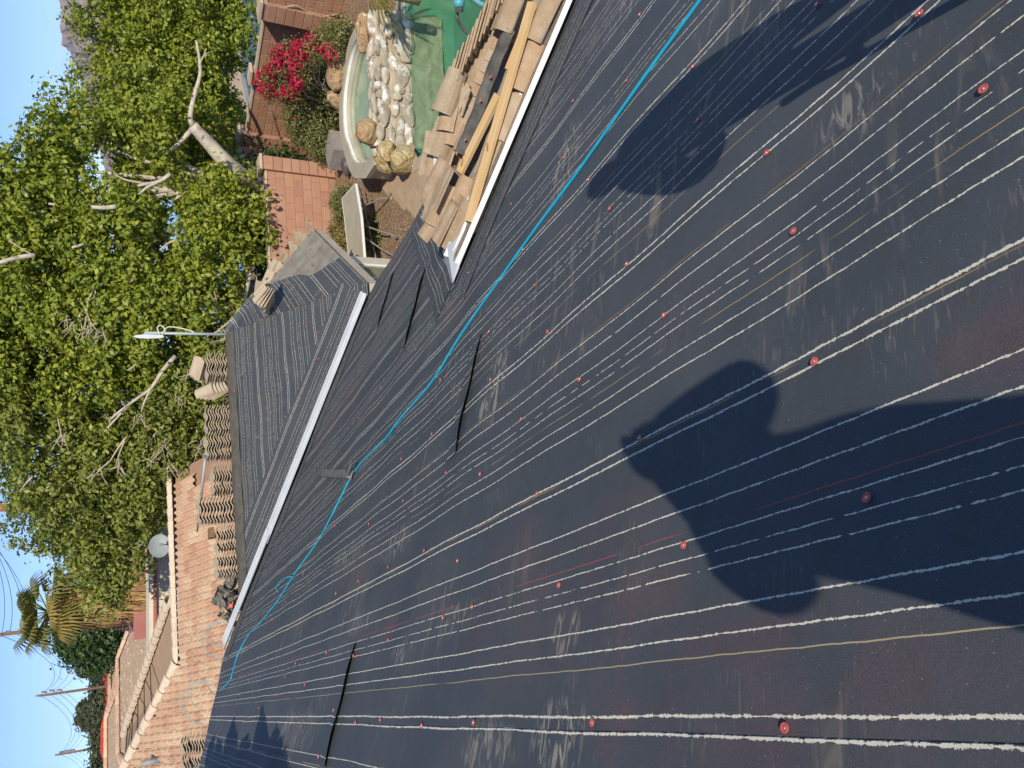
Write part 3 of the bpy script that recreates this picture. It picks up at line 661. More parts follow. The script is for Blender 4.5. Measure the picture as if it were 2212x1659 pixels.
def barrel_mesh(name, r0, r1, l, th, mat, span=math.pi, n=9):
    mb = MB()
    for y, r in ((-l/2, r0), (l/2, r1)):
        for rr in (r, r - th):
            for a in np.linspace(-span / 2, span / 2, n): mb.v.append((rr * math.sin(a), y, rr * math.cos(a) - r * math.cos(span / 2)))
    def ix(e, s, i): return e * 2 * n + s * n + i
    for i in range(n - 1):
        mb.f += [(ix(0,0,i), ix(0,0,i+1), ix(1,0,i+1), ix(1,0,i)), (ix(0,1,i+1), ix(0,1,i), ix(1,1,i), ix(1,1,i+1)),
                 (ix(0,1,i), ix(0,1,i+1), ix(0,0,i+1), ix(0,0,i)), (ix(1,0,i), ix(1,0,i+1), ix(1,1,i+1), ix(1,1,i))]
    mb.f += [(ix(0,0,0), ix(1,0,0), ix(1,1,0), ix(0,1,0)), (ix(0,1,n-1), ix(1,1,n-1), ix(1,0,n-1), ix(0,0,n-1))]
    mb.smooth = False; me = mb.mesh(name); me.materials.append(mat); return me
TILE1 = tile_mesh('roof_tile', .30, .43, .017, 1, .060, M_TILE, 10)
TILE2 = tile_mesh('roof_tile', .50, .42, .016, 2, .055, M_TILEFAR)
TILEF = tile_mesh('roof_tile', .40, .395, .05, 2, .08, M_TILEPINK, 6)
BARREL = barrel_mesh('ridge_tile', .125, .105, .43, .016, M_TILE)
BARRELF = barrel_mesh('ridge_tile', .15, .105, .46, .016, M_TILECAP)
BARRELT = barrel_mesh('ridge_tile', .15, .11, .45, .016, M_TILEPINK)
BARRELS = barrel_mesh('ridge_tile', .15, .13, .43, .018, M_TILEFAR)

# old felt still on the hipped wing under the loose tiles
wf_ = MB(); wf_.add([(XJ + .1, YJ, ZJ), (XH, YJ, ZJ), (XW, YN, ZE), (XJ + .25 + (ZJ - ZE) / T, YN, ZE)], [(0, 3, 2, 1)])
wf_.build('old_felt', M_OLDFELT, roof)
N3 = unit((0, -T, 1))
def tile_at(px0, px1, lift, label, mesh=TILE1, group=None, roll=0.0, tilt=0.0, name='roof_tile', cat='roof tile', sc=1.0):
    a = P3(*px0, lift); b = P3(*px1, lift); y = unit(b - a); x = unit(np.cross(y, N3)); z = np.cross(x, y)
    if roll:
        c, s = math.cos(roll), math.sin(roll); x, z = x * c + z * s, z * c - x * s
    if tilt:
        c, s = math.cos(tilt), math.sin(tilt); y, z = y * c + z * s, z * c - y * s
    c = (a + b) / 2
    o = link_mesh(name, mesh, None); o.matrix_basis = Matrix(((x[0]*sc, y[0]*sc, z[0]*sc, c[0]), (x[1]*sc, y[1]*sc, z[1]*sc, c[1]), (x[2]*sc, y[2]*sc, z[2]*sc, c[2]), (0, 0, 0, 1)))
    tag(o, label, cat, group); return o
wing_lab = 'tan roof tile lying in the row beside the white valley metal'
for i, (a, b, lf, rl) in enumerate([((1164, 92), (1212, -9), .14, .10), ((1128, 196), (1170, 100), .10, .0), ((1093, 305), (1128, 213), .075, .05), ((1066, 378), (1094, 300), .06, -.05), ((1040, 458), (1062, 382), .05, .06)]):
    a = (a[0] - 15, a[1] - 5); b = (b[0] - 15, b[1] - 5)
    tile_at(a, b, lf, ['broad pale tile at the right end of the row along the white valley metal', 'second tile from the right in the row along the white valley metal', 'mortar-speckled middle tile of the row along the white valley metal', 'smooth orange-tan tile in the row along the white valley metal', 'leftmost tile of the row along the white valley metal'][i], roll=rl)
for i, (a, b, lf) in enumerate([((1200, 60), (1232, -20), .03), ((1154, 164), (1188, 84), .025), ((1118, 258), (1148, 186), .02), ((1086, 345), (1112, 280), .02), ((1060, 420), (1082, 356), .015), ((1040, 490), (1058, 430), .015)]):
    a = (a[0] - 13, a[1] - 5); b = (b[0] - 13, b[1] - 5)
    tile_at(a, b, lf, 'tan tile half hidden under the row, cut along the edge of the white valley metal', group='cut tiles along the white valley', roll=.12)
tile_at((1087, 60), (1118, -22), .20, 'pale tile with a broken corner lying over the end of the black felt strip')
tile_at((1052, 68), (1075, -5), .10, 'dusty tile beside the staircase of leaning tiles')
# tiles leaning on one another along the hip like fallen dominoes
for i in range(15):
    cx = 985 + 9.6 * i; cy = 186 - 16.5 * i
    tile_at((cx - 14, cy + 46), (cx + 14, cy - 46), .12 + .012 * math.sin(i * 2.1), 'tan tile leaning in the overlapping row along the hip above the pool', group='tiles leaning along the hip', roll=1.15 + .06 * math.sin(i * 1.3), tilt=.03)
# lower row under them
for i in range(9):
    f = i / 8; cx = 990 + f * 110; cy = 222 - f * 190
    tile_at((cx - 10, cy + 46), (cx + 22, cy - 30), .04, 'tan tile at the foot of the leaning row on the small hipped wing', group='tiles under the leaning row', roll=-.25 + .1 * math.sin(i * 1.7))
tile_at((962, 232), (985, 168), .20, 'half-round ridge tile perched at the left end of the leaning row', BARREL, name='ridge_tile', cat='ridge tile', roll=-.4)
tile_at((972, 272), (985, 215), .10, 'half-round ridge tile lying just below the perched one', BARREL, name='ridge_tile', cat='ridge tile', roll=.3)
# the jumbled heap at the ridge head
rj = random.Random(5)
heap = [((925, 420), (962, 352), .10, .2), ((938, 470), (965, 410), .12, -.3), ((952, 505), (985, 455), .08, .5), ((965, 520), (1002, 462), .05, -.1), ((948, 440), (985, 375), .16, .7), ((935, 372), (952, 300), .06, -.6), ((950, 330), (975, 268), .10, -.9), ((972, 300), (985, 240), .08, -.4), ((960, 405), (993, 345), .10, .9), ((978, 455), (1008, 395), .05, .1), ((990, 505), (1014, 452), .04, -.3), ((930, 500), (955, 452), .04, .3), ((985, 350), (1010, 290), .03, .2)]
hl = ['tan tile on the outer edge of the jumbled heap, nearest the patio', 'broken tan tile in the middle of the heap at the small ridge', 'upturned tile at the lower end of the heap by the grey flashing', 'tile resting on the grey head flashing', 'tile standing on edge on top of the jumbled heap', 'tile hanging over the edge of the heap toward the pool', 'tile on edge between the heap and the perched ridge tile', 'tile below the perched ridge tile beside the black felt', 'tile on edge beside the bluish metal scrap', 'flat tile half under the short lumber board', 'flat tile beside the white valley metal at the foot of the heap', 'cracked tile at the black felt corner under the heap', 'tile lying against the long board near its middle']
for (a, b, lf, rl), lb in zip(heap, hl): tile_at(a, b, lf, lb, roll=rl, tilt=rj.uniform(-.2, .2))
# black felt strip draped over them
fs = MB(); fs.smooth = True; cl = [P3(x, y, .20) for x, y in ((1098, 62), (1075, 112), (1050, 178), (1026, 246), (1006, 292), (990, 330))]; cl = catmull(cl, 5)
for i, p in enumerate(cl):
    d = unit(cl[min(i+1, len(cl)-1)] - cl[max(i-1, 0)]); sd = unit(np.cross(d, N3)); 
    for j, a in enumerate(np.linspace(-1, 1, 7)): fs.v.append(tuple(p + sd * a * .085 + N3 * (.035 * math.cos(a * 2.2) + .006 * math.sin(i * 1.3 + j))))
for i in range(len(cl) - 1):
    for j in range(6): fs.f.append((i*7+j, (i+1)*7+j, (i+1)*7+j+1, i*7+j+1))
fso = tag(fs.build('felt_strip', M_BLACKRUB), 'strip of grey-black felt draped over the tan tiles beside the long board', 'felt strip')
for (x, y) in ((1066, 170), (1045, 221), (1012, 305)):
    o = link_mesh('cap_nail', capme, None, fso); p = P3(x, y, .20) + N3 * .04; x_ = unit(np.cross(N3, (0, 1, .2))); y_ = np.cross(N3, x_)
    o.matrix_basis = Matrix(((x_[0], y_[0], N3[0], p[0]), (x_[1], y_[1], N3[1], p[1]), (x_[2], y_[2], N3[2], p[2]), (0, 0, 0, 1)))
# lumber
def board(px0, px1, lift0, lift1, w, h, label):
    a = P3(*px0, lift0); b = P3(*px1, lift1); L = np.linalg.norm(b - a); mb = MB(); mb.box((-L/2, -w/2, -h/2), (L/2, w/2, h/2))
    return tag(mb.build('lumber_board', M_WOOD, mw=frame_mat((a + b) / 2, b - a, np.cross(N3, b - a))), label, 'board')
board((1150, 5), (1012, 478), .27, .13, .088, .038, 'long yellow pine two-by-four lying down the pile of tiles')
board((1076, 205), (994, 372), .22, .15, .085, .038, 'short pine board with dark knots under the long two-by-four')
board((1132, 60), (1096, 150), .07, .07, .05, .03, 'thin pine offcut wedged under the broad pale tile')
# scraps
mb = MB(); a = P3(950, 355, .10); sd = RV; mb.obox(a, RV * .07, -DN * .06, FW * .004); mb.obox(a + RV * .07 - DN * .0, RV * .004, -DN * .06, FW * .05)
tag(mb.build('metal_scrap', M_PANEL), 'bluish white bent metal scrap between the heap and the short board', 'metal scrap')
mb = MB(); a = P3(985, 380, .10); mb.obox(a, RV * .085, unit(np.cross(RV, N3)) * .07, N3 * .006)
tag(mb.build('slate_piece', simple('grey_slate', (.20, .185, .15), (.25, .23, .19), 8, .9, .2, 60)), 'square grey felt shingle piece lying beside the short board', 'shingle')
for i in range(8):
    a = P3(988 + rj.uniform(-5, 10), 248 + rj.uniform(-6, 6), .10); b = P3(1004 + rj.uniform(-6, 12), 186 + rj.uniform(-8, 8), .17)
    mb = MB(); mb.bar(a, b, .022, .012, N3); tag(mb.build('lath_stick', M_LATH), 'pale split lath stick in the bundle beside the perched ridge tile', 'lath', 'bundle of lath sticks')

# ------------------------------------------------------------------ stacks of tiles along the far ridge
stk = [(771, 821, 441, 480, 'rightmost stack of tiles, nearest the floodlight pole'), (880, 932, 441, 489, 'stack just left of the curled ridge tiles'), (937, 990, 441, 491, 'stack with the metal pole leaning on it'), (1005, 1066, 455, 499, 'stack left of the leaning pole top'), (1072, 1127, 425, 501, 'tallest stack on the far ridge'), (1135, 1187, 463, 503, 'stack with a brown block on top'), (1190, 1245, 463, 507, 'leftmost stack, beside the dark heap')]
for si, (ya, yb, xt, xb, desc) in enumerate(stk):
    b0 = hit((xb), (ya + yb) / 2, (0, 1, 0), YR + .42); zb = ZR - .30; top = hit(xt, (ya + yb) / 2, (0, 1, 0), YR + .42)[2]
    n = max(6, int(round((top - zb) / .052)))
    if n > 16: n = 16
    wpx = abs(hit(xb, ya, (0, 1, 0), YR + .42)[0] - hit(xb, yb, (0, 1, 0), YR + .42)[0]); s = wpx / .5
    for i in range(n):
        o = link_mesh('roof_tile', TILE2, None); o.location = (b0[0] + rj.uniform(-.012, .012), YR + .42 + rj.uniform(-.02, .02), zb + i * (top - zb - .06) / (n - 1)); o.scale = (s, 1, .85); o.rotation_euler = (rj.uniform(-.03, .03), rj.uniform(-.015, .015), rj.uniform(-.04, .04) + [.1, -.1, .06, .12, -.05, .04, .08][si])
        tag(o, 'beige wavy roof tile in the ' + desc, 'roof tile', 'tiles in the ' + desc)
for i in range(5):
    p = hit(447 + i * 7, 846, (0, 1, 0), YR + .40); o = link_mesh('ridge_tile', BARRELS, None); o.location = tuple(p); o.rotation_euler = (.9, .25 - .1 * i, .5); tag(o, 'curled ridge tile nested in the gap between the first two stacks on the ridge', 'ridge tile', 'curled ridge tiles on the far ridge')
for i in range(4):
    p = hit(427 + i * 4, 795 + i * 3, (0, 1, 0), YR + .40); o = link_mesh('ridge_tile', BARRELS, None); o.location = tuple(p); o.rotation_euler = (.3, .1 * i, 1.4); tag(o, 'curled ridge tile lying on the rightmost stack by the floodlight pole', 'ridge tile', 'ridge tiles on the rightmost stack')
mb = MB(); p = hit(456, 1152, (0, 1, 0), YR + .4); mb.obox(p, (.10, 0, 0), (0, .12, 0), (0, 0, .05)); tag(mb.build('brown_block', simple('brown_block_wood', (.22, .13, .06), (.26, .16, .08), 6, .9, .2, 60)), 'small brown wooden block on top of a tile stack', 'block')
# a stack on the far left hip and tiles out of sight to the left whose shadow falls on the slope
def pile(x, y, z, n, s, desc, rz, step=.05):
    for i in range(n):
        o = link_mesh('roof_tile', TILE2, None); o.location = (x + rj.uniform(-.02, .02), y + rj.uniform(-.03, .03), z + i * step); o.scale = (s, 1, .85); o.rotation_euler = (rj.uniform(-.04, .04), rj.uniform(-.03, .03), rz + rj.uniform(-.06, .06))
        tag(o, 'beige wavy roof tile in the ' + desc, 'roof tile', 'tiles in the ' + desc)
q = dep(424, 1622, 15.6); pile(q[0], q[1] + .2, q[2] - .30, 11, 1.25, 'stack at the far left end of the black slope', .25)
for (x, y, n, s, rz) in ((-1.12, 7.3, 20, 1.0, .4), (-1.05, 8.05, 25, 1.3, 1.2), (-1.25, 9.2, 21, 1.1, .2), (-1.2, 10.4, 25, 1.2, .7), (-1.3, 11.6, 22, 1.3, 1.5), (-1.35, 12.8, 20, 1.2, .3)):
    pile(x, y, ZC - T * x, n, s, 'stacks up the slope past the left end of the view', rz)
# dark heap of rags and broken felt beside the leftmost stack
heapo = empty('debris_heap', tuple(dep(495, 1300, 17.3)), 'dark heap of torn felt and rags with one red scrap', 'debris heap')
for i in range(26):
    y = rj.uniform(1252, 1335); x = 500 - (y - 1252) * .02 + rj.uniform(-22, 10) * (1.2 if y > 1285 else .8); p = dep(x, y, 17.3 + rj.uniform(-.25, .25))
    mb = MB(); ax = unit(RNG.normal(size=3)); ay = unit(np.cross(ax, RNG.normal(size=3))); az = np.cross(ax, ay); L = rj.uniform(.10, .24); w = rj.uniform(.05, .12)
    g = 5; V = []
    for a in range(g):
        for b in range(g): V.append(p + ax * L * (a / 2 - 1) + ay * w * (b / 2 - 1) + az * .05 * math.sin(a * 1.4 + i) * math.cos(b * 1.7 + i))
    mb.add(V, [(a*g+b, (a+1)*g+b, (a+1)*g+b+1, a*g+b+1) for a in range(g-1) for b in range(g-1)]); mb.build('felt_scrap', M_DARKCLOTH if i % 5 else M_TILEFAR, heapo)
mb = MB(); p = dep(499, 1308, 16.95); mb.obox(p, RV * .04, -DN * .04, FW * .02); mb.build('red_scrap', M_RED, heapo)
for i in range(9):
    y = 1258 + i * 9; p = dep(496 + rj.uniform(-8, 6), y, 17.35); lump('rag', p, (.16, .14, .10), M_DARKCLOTH, heapo, 40 + i, .3, sub=2)
# chips of tile on the rim of the far facet
for i in range(7):
    f = i / 6; p = RE + (A2 - RE) * (.42 + .58 * f); o = link_mesh('roof_tile', TILE2, None); o.location = tuple(p + np.array([.08, .10, .03 + .02 * math.sin(i * 3)])); o.rotation_euler = (.45 * math.sin(i), -.5 + .3 * math.sin(i * 2.3), .4 + .5 * math.sin(i * 1.7)); o.scale = (.7, .8, 1)
    tag(o, 'loose tile perched along the raw edge of the far roof corner', 'roof tile', 'loose tiles on the far roof corner')
for i in range(4):
    p = dep(566 + i * 6, 628 + i * 9, 15.9); o = link_mesh('roof_tile', TILE2, None); o.location = tuple(p); o.rotation_euler = (.5, .2, .6 + .3 * i); tag(o, 'sunlit tile standing behind the edge of the far slope under the tree', 'roof tile', 'tiles behind the far slope edge')

# ------------------------------------------------------------------ floodlight pole, leaning metal pole
pb = hit(482, 722, (0, 1, 0), YR); pt_ = hit(312, 719, (0, 1, 0), YR)
fl = empty('floodlight_pole', tuple(pb), 'thin grey pole with a flat white panel on top at the far roof corner', 'antenna pole')
mb = MB(); mb.smooth = True; mb.tube([pb + [0, 0, -.3], pt_], .030, 10); mb.build('pole', M_GREYPAINT, fl)
pc = hit(323, 727, (0, 1, 0), YR - .06)
mb = MB(); mb.prism([pc + RV * a - DN * b + FW * .0 for a, b in ((-.015, -.32), (.03, -.30), (.045, .05), (.03, .26), (.0, .32), (-.035, .22), (-.045, .0), (-.035, -.25))], -FW * .05); mb.build('panel', M_PANEL, fl)
mb = MB(); mb.smooth = True; q = [hit(x, y, (0, 1, 0), YR - .03) for x, y in ((345, 722), (340, 708), (348, 703), (356, 712), (350, 722), (362, 707), (385, 708), (410, 714), (420, 718))]; mb.tube(catmull(q, 6), .014, 6); mb.build('cable', M_CREAM, fl)
mp0 = dep(444, 985, 17.2); mp1 = dep(426, 1148, 18.0)
lean = empty('painting_pole', tuple(mp0), 'slim grey metal pole lying across the tops of the tile stacks', 'pole')
mb = MB(); mb.smooth = True; mb.tube([mp0, mp0 * .45 + mp1 * .55], .026, 8); mb.build('thick_section', M_GREYPAINT, lean)
mb = MB(); mb.smooth = True; mb.tube([mp0 * .45 + mp1 * .55, mp1], .016, 8); mb.build('thin_section', simple('dark_rod', (.13, .09, .09), (.16, .12, .12), 8, .5, .1, 40), lean)
mb = MB(); mb.obox(mp0, RV * .06, -DN * .05, FW * .05); mb.build('end_bracket', M_DARKCLOTH, lean)
# ------------------------------------------------------------------ neighbour's tiled roof
neigh = empty('neighbour_house', (4, 26, 0), 'neighbour house with a salmon tiled roof just past our far roof edge', 'house')
TP = math.tan(rad(25)); YN0 = 24.5
R2 = hit(388, 1430, (0, 1, 0), YN0); R1 = hit(362, 1062, (0, 1, 0), YN0); R1[2] = R2[2] + .06
def NP(x, y): return hit(x, y, (0, -TP, 1), R2[2] - TP * YN0)
R3 = NP(268, 1668)
zN = lambda y: R2[2] + TP * (y - YN0)
Yb = 18.6
poly = [(R1[0] + .6, Yb), (R1[0] + .6, YN0), (R2[0], YN0), (R3[0], R3[1]), (R3[0] - 1.6, R3[1]), (-7.0, Yb)]
nm = MB(); nm.add([(x, y, zN(y) - .02) for x, y in poly], [tuple(range(6))])
# the side planes behind: a long smooth slope seen at a grazing angle, and the lower back
sl = [R2, R3, hit(272, 1585, (0, 1, 0), R3[1] + 7), hit(371, 1297, (0, 1, 0), YN0 + 1.2)]
nro = nm.build('roof', M_MORTAR, neigh)
m = MB(); m.add(sl, [(0, 1, 2, 3)]); m.add([R1 + [.6, 0, 0], R2, sl[3], R1 + [.6, 2.0, -.5]], [(0, 1, 2, 3)]); m.build('side_slope', M_SMOOTHTAN, neigh)
for (f0, f1) in ((.42, .40), (.55, .53), (.68, .67), (.80, .80), (.92, .93)):
    a = R2 + (R3 - R2) * (f0 + .05); b = sl[3] + (sl[2] - sl[3]) * f1; mm = MB(); mm.bar(a + [0, 0, .03], b + [0, 0, .03], .05, .03); mm.build('slope_joint', M_POLE, neigh)
cells = []
def inpoly(x, y):
    if y > YN0 and not (R3[0] - 1.6 < x): return x > R3[0] - 1.6
    if y <= YN0: return x < R1[0] + .5
    t = (y - YN0) / (R3[1] - YN0); return t <= 1 and x < R2[0] + (R3[0] - R2[0]) * t
rowL = .34 * math.cos(rad(25))
j = 0; y = YN0 + (int((R3[1] - YN0) / rowL)) * rowL
rows = []
while y > Yb: rows.append(y); y -= rowL
for y in rows:
    off = 0
    x = -6.0
    while x < R1[0] + 2.2:
        if inpoly(x, y): cells.append((x, y))
        x += .40
rj2 = random.Random(9)
def in_view(x, y):
    q = np.array([x, y, zN(y)]) - CAM; k = q @ FW; px, py = 1106 + FPX * (q @ DN) / k, 829.5 - FPX * (q @ RV) / k
    return 250 < px < 520 and 1040 < py < 1690 and not (py > 1250 and px > 530)
cells = [c for c in cells if in_view(*c)]
cells.sort(key=lambda c: c[1])
near, rest = cells[:300], cells[300:]
rotN = rad(25)
for (x, y) in near:
    o = link_mesh('roof_tile', TILEF, None, nro); o.location = (x + rj2.uniform(-.008, .008), y, zN(y) + .02); o.rotation_euler = (rotN - .15, 0, rj2.uniform(-.015, .015))
if rest:
    me = TILEF; base = np.array([v.co[:] for v in me.vertices]); qs = np.array([p.vertices[:] for p in me.polygons]); c_, s_ = math.cos(rotN - .15), math.sin(rotN - .15)
    Rm = np.array([[1, 0, 0], [0, c_, -s_], [0, s_, c_]]); B = base @ Rm.T; V = []; Q = []
    for i, (x, y) in enumerate(rest): V.append(B + [x, y, zN(y) + .02]); Q.append(qs + i * len(B))
    t_ = NT('salmon_tile_mass'); p_ = t_.pos(); colr = t_.ramp(t_.island(), [(0, (.47, .29, .19)), (.3, (.58, .43, .28)), (.55, (.52, .34, .22)), (.8, (.62, .47, .31)), (1, (.44, .26, .17))]); Mm = t_.end(t_.bsdf(colr, .85, .3, 0, t_.noise(p_, 60, 3), .2, .004))
    tag(big_mesh('tile_mass', np.concatenate(V), np.concatenate(Q), Mm, nro), kind='stuff')
def ridge_caps(a, b, parent, mesh=BARRELF, sc=1.0, lift=.05):
    a = np.array(a); b = np.array(b); L = np.linalg.norm(b - a); n = max(1, int(L / (.38 * sc))); d = unit(b - a); x = unit(np.cross(d, (0, 0, 1))); z = np.cross(x, d)
    for i in range(n):
        p = a + d * L * (i + .5) / n + z * lift; o = link_mesh('ridge_tile', mesh, None, parent); t = .035; dd = d * math.cos(t) + z * math.sin(t); zz = np.cross(x, dd)
        o.matrix_basis = Matrix(((x[0]*sc, dd[0]*sc, zz[0]*sc, p[0]), (x[1]*sc, dd[1]*sc, zz[1]*sc, p[1]), (x[2]*sc, dd[2]*sc, zz[2]*sc, p[2]), (0, 0, 0, 1)))
ridge_caps(R1 + [.6, 0, 0], R2, nro); ridge_caps(R2, R3, nro, sc=1.25); ridge_caps(sl[3], sl[2], nro, sc=1.3)
m = MB(); m.box((R3[0] - 1.5, 18.9, 0), (R1[0] + .3, YN0 + 1.4, zN(18.8) - .25)); m.build('wall', M_STUCCO, neigh)
# roof vent pipes
for (px, py, d_) in ((345, 1640 - 3, 23.5), ):
    p = NP(352, 1640); m = MB(); m.smooth = True; m.tube([p, p + [0, 0, .55]], .07, 10); m.build('vent_pipe', M_DISH, neigh)
# satellite dish on the ridge
dp = hit(345, 1180, (0, 1, 0), YN0 + .3); dish = empty('satellite_dish', tuple(dp), 'grey oval satellite dish on the neighbour roof ridge below the tree', 'satellite dish')
m = MB(); m.smooth = True; V = []; Fq = []
fd = unit(CAM - dp + np.array([3, 0, 2.5])); ex = unit(np.cross(fd, (0, 0, 1))); ey = np.cross(ex, fd)
nr, na = 5, 20
for i in range(nr + 1):
    r = i / nr
    for a in range(na): V.append(dp + ex * .34 * r * math.cos(2*math.pi*a/na) + ey * .29 * r * math.sin(2*math.pi*a/na) + fd * .09 * r * r)
m.add(V, [(i*na+a, i*na+(a+1) % na, (i+1)*na+(a+1) % na, (i+1)*na+a) for i in range(nr) for a in range(na)]); m.build('reflector', M_DISH, dish)
m = MB(); m.tube([dp - ey * .28, dp - ey * .1 + fd * .4], .015, 6); m.tube([dp - fd * .05, dp + [0, .1, -.55]], .03, 8); m.build('arm', M_IRON, dish)
m = MB(); m.obox(dp - ey * .08 + fd * .4, ex * .04, ey * .05, fd * .06); m.build('receiver', M_IRON, dish)

# ------------------------------------------------------------------ farther houses: hipped roofs down the street
def hip_house(name, c, w, d, zr, ze, rz, label, mat=M_FARROOF, wallm=M_STUCCO, caps=True, capsc=2.0, rl=None):
    e = empty(name, (c[0], c[1], 0), label, 'house'); mesh_ = BARRELT; cs, sn = math.cos(rz), math.sin(rz)
    def W(x, y, z): return np.array([c[0] + x*cs - y*sn, c[1] + x*sn + y*cs, z])
    h = (rl if rl is not None else max(.5, w - d)); A, B = W(-h/2, 0, zr), W(h/2, 0, zr); cr = [W(-w/2, -d/2, ze), W(w/2, -d/2, ze), W(w/2, d/2, ze), W(-w/2, d/2, ze)]
    m = MB(); m.add(cr + [A, B], [(0, 1, 5, 4), (1, 2, 5), (2, 3, 4, 5), (3, 0, 4), (3, 2, 1, 0)]); r = m.build('roof', mat, e)
    if caps:
        for a, b in ((A, B), (cr[0], A), (cr[3], A), (cr[1], B), (cr[2], B)): ridge_caps(a, b, r, mesh_, sc=capsc * .7, lift=.03)
    m = MB(); V = [W(x, y, z) for z in (0, ze - .05) for x, y in ((-w/2+.5, -d/2+.5), (w/2-.5, -d/2+.5), (w/2-.5, d/2-.5), (-w/2+.5, d/2-.5))]
    m.add(V, [(0,3,2,1),(4,5,6,7),(0,1,5,4),(1,2,6,5),(2,3,7,6),(3,0,4,7)]); m.build('wall', wallm, e)
    return e, W
def G2(x, y, d): return dep(x, y, d)
p = dep(300, 1440, 40); hip_house('far_house', (p[0] - 1.5, p[1] + 1, 0), 13, 8.5, dep(258, 1450, 40)[2], dep(340, 1440, 38)[2] - .6, .35, 'tan tiled house right behind the neighbour roof, left of the palm', capsc=1.6)
p = dep(250, 1540, 62); hip_house('far_house', (p[0], p[1], 0), 17, 10, dep(240, 1530, 60)[2], dep(300, 1540, 58)[2], .5, 'second tan tiled house down the street with a pale ridge', capsc=2.2)
p = dep(246, 1640, 52); hip_house('far_house', (p[0], p[1], 0), 14, 9, dep(232, 1640, 52)[2], dep(290, 1640, 50)[2], -.2, 'tan tiled house at the far left edge beyond the neighbour roof', capsc=2.0)
for i, (x, y, d_, w, lb) in enumerate([(231, 1452, 120, 11, 'red roofed house beside the small dark tree'), (226, 1596, 110, 9, 'bright red roofed house left of the farthest houses'), (228, 1630, 130, 8, 'low red roofed house beside the third power pole')]):
    p = dep(x, y, d_); hip_house('far_house', (p[0], p[1], 0), w, 6, dep(x - 9, y, d_)[2], dep(x + 8, y, d_)[2], .2 * i, lb, M_REDROOF, M_REDROOF, False)
p = dep(318, 1272, 33.5); pw = MB(); pw.box((-1.8, 0, 0), (1.8, .25, p[2] + .45)); tag(pw.build('pink_wall', M_PINKWALL, loc=(p[0], p[1] + 1.5, 0), rot=(0, 0, -.3)), 'dusky pink garden wall behind the palm trunk', 'wall')
p = dep(330, 1300, 31); e_ = empty('garage', (p[0], p[1], 0), 'cream flat roofed garage front between the palm and the tiled roofs', 'garage'); m = MB(); m.box((-2.8, 0, 0), (2.8, 3, dep(322, 1300, 31)[2])); m.build('wall', M_STUCCO, e_, loc=(p[0], p[1], 0), rot=(0, 0, -.25)); m = MB(); m.box((-2.9, -.12, dep(338, 1300, 31)[2]), (2.9, -.02, dep(331, 1300, 31)[2])); m.build('band', M_PINKWALL, e_, loc=(p[0], p[1], 0), rot=(0, 0, -.25))
p = dep(280, -8, 75); hip_house('white_house', (p[0], p[1] + 4, 0), 12, 9, 4.6, 3.0, .3, 'white walled house across the lake glimpsed behind the tree', M_FARROOF, M_PANEL, False)

# ------------------------------------------------------------------ power poles and wires
def power_pole(top, bot, d_, r, label, arms, mat=M_POLE):
    a = dep(*top, d_); b = dep(*bot, d_); b = np.array([a[0], a[1], b[2]]) if False else b
    e = empty('power_pole', (b[0], b[1], 0), label, 'power pole', 'power poles down the street')
    m = MB(); m.smooth = True; m.tube([np.array([b[0], b[1], 0]), b, a], [r * 1.15, r * 1.05, r * .8], 8); m.build('pole', mat, e)
    out = []
    for (x, y) in arms:
        q = dep(x, y, d_); base = a + (b - a) * ((x - top[0]) / (bot[0] - top[0])); m = MB(); m.bar(base, q + (q - base) * .0, .10 * d_ / 60, .10 * d_ / 60); m.tube([q, q + [0, 0, .25 * d_ / 60]], .07 * d_ / 60, 6); m.build('insulator', M_IRON, e); out.append(q)
    return out
def zz6(x, y): return (.2728 * x, 1206 + .2728 * y)
w1 = power_pole(zz6(-40, 610), zz6(430, 550), 62, .15, 'nearest tall power pole rising beside the fan palm', [zz6(10, 612), zz6(80, 578), zz6(178, 565), zz6(240, 572)])
w2 = power_pole(zz6(310, 1090), zz6(745, 1028), 105, .17, 'middle power pole between the palm and the far houses', [zz6(318, 1085), zz6(362, 1056), zz6(425, 1044), zz6(483, 1040)])
w3 = power_pole(zz6(465, 1555), zz6(830, 1490), 150, .2, 'farthest power pole at the left, above the red roof', [zz6(470, 1552), zz6(503, 1532), zz6(544, 1522), zz6(585, 1515)])
m0 = power_pole((-40, 1098), (60, 1096), 42, .19, 'orange brown wooden pole standing up behind the big trees', [], M_POLE2)
def wire(a, b, sag, r, lb):
    q = [a + (b - a) * t - np.array([0, 0, sag * 4 * t * (1 - t)]) for t in np.linspace(0, 1, 16)]; m = MB(); m.tube(q, r, 4, False); tag(m.build('power_line', M_WIRE), lb, 'power line', 'power lines over the street')
for i in range(4):
    wire(w1[i], w2[i], 2.2, .020, 'thin power line sagging between the nearest and the middle pole'); wire(w2[i], w3[i], 2.4, .024, 'thin power line sagging between the middle and the farthest pole')
    wire(w3[i], w3[i] + (w3[i] - w2[i]), 2.5, .024, 'thin power line leaving the farthest pole to the left')
    wire(w1[i], dep(-120, 1020 + 20 * i, 45), 1.0, .016, 'thin power line rising from the nearest pole over the trees')

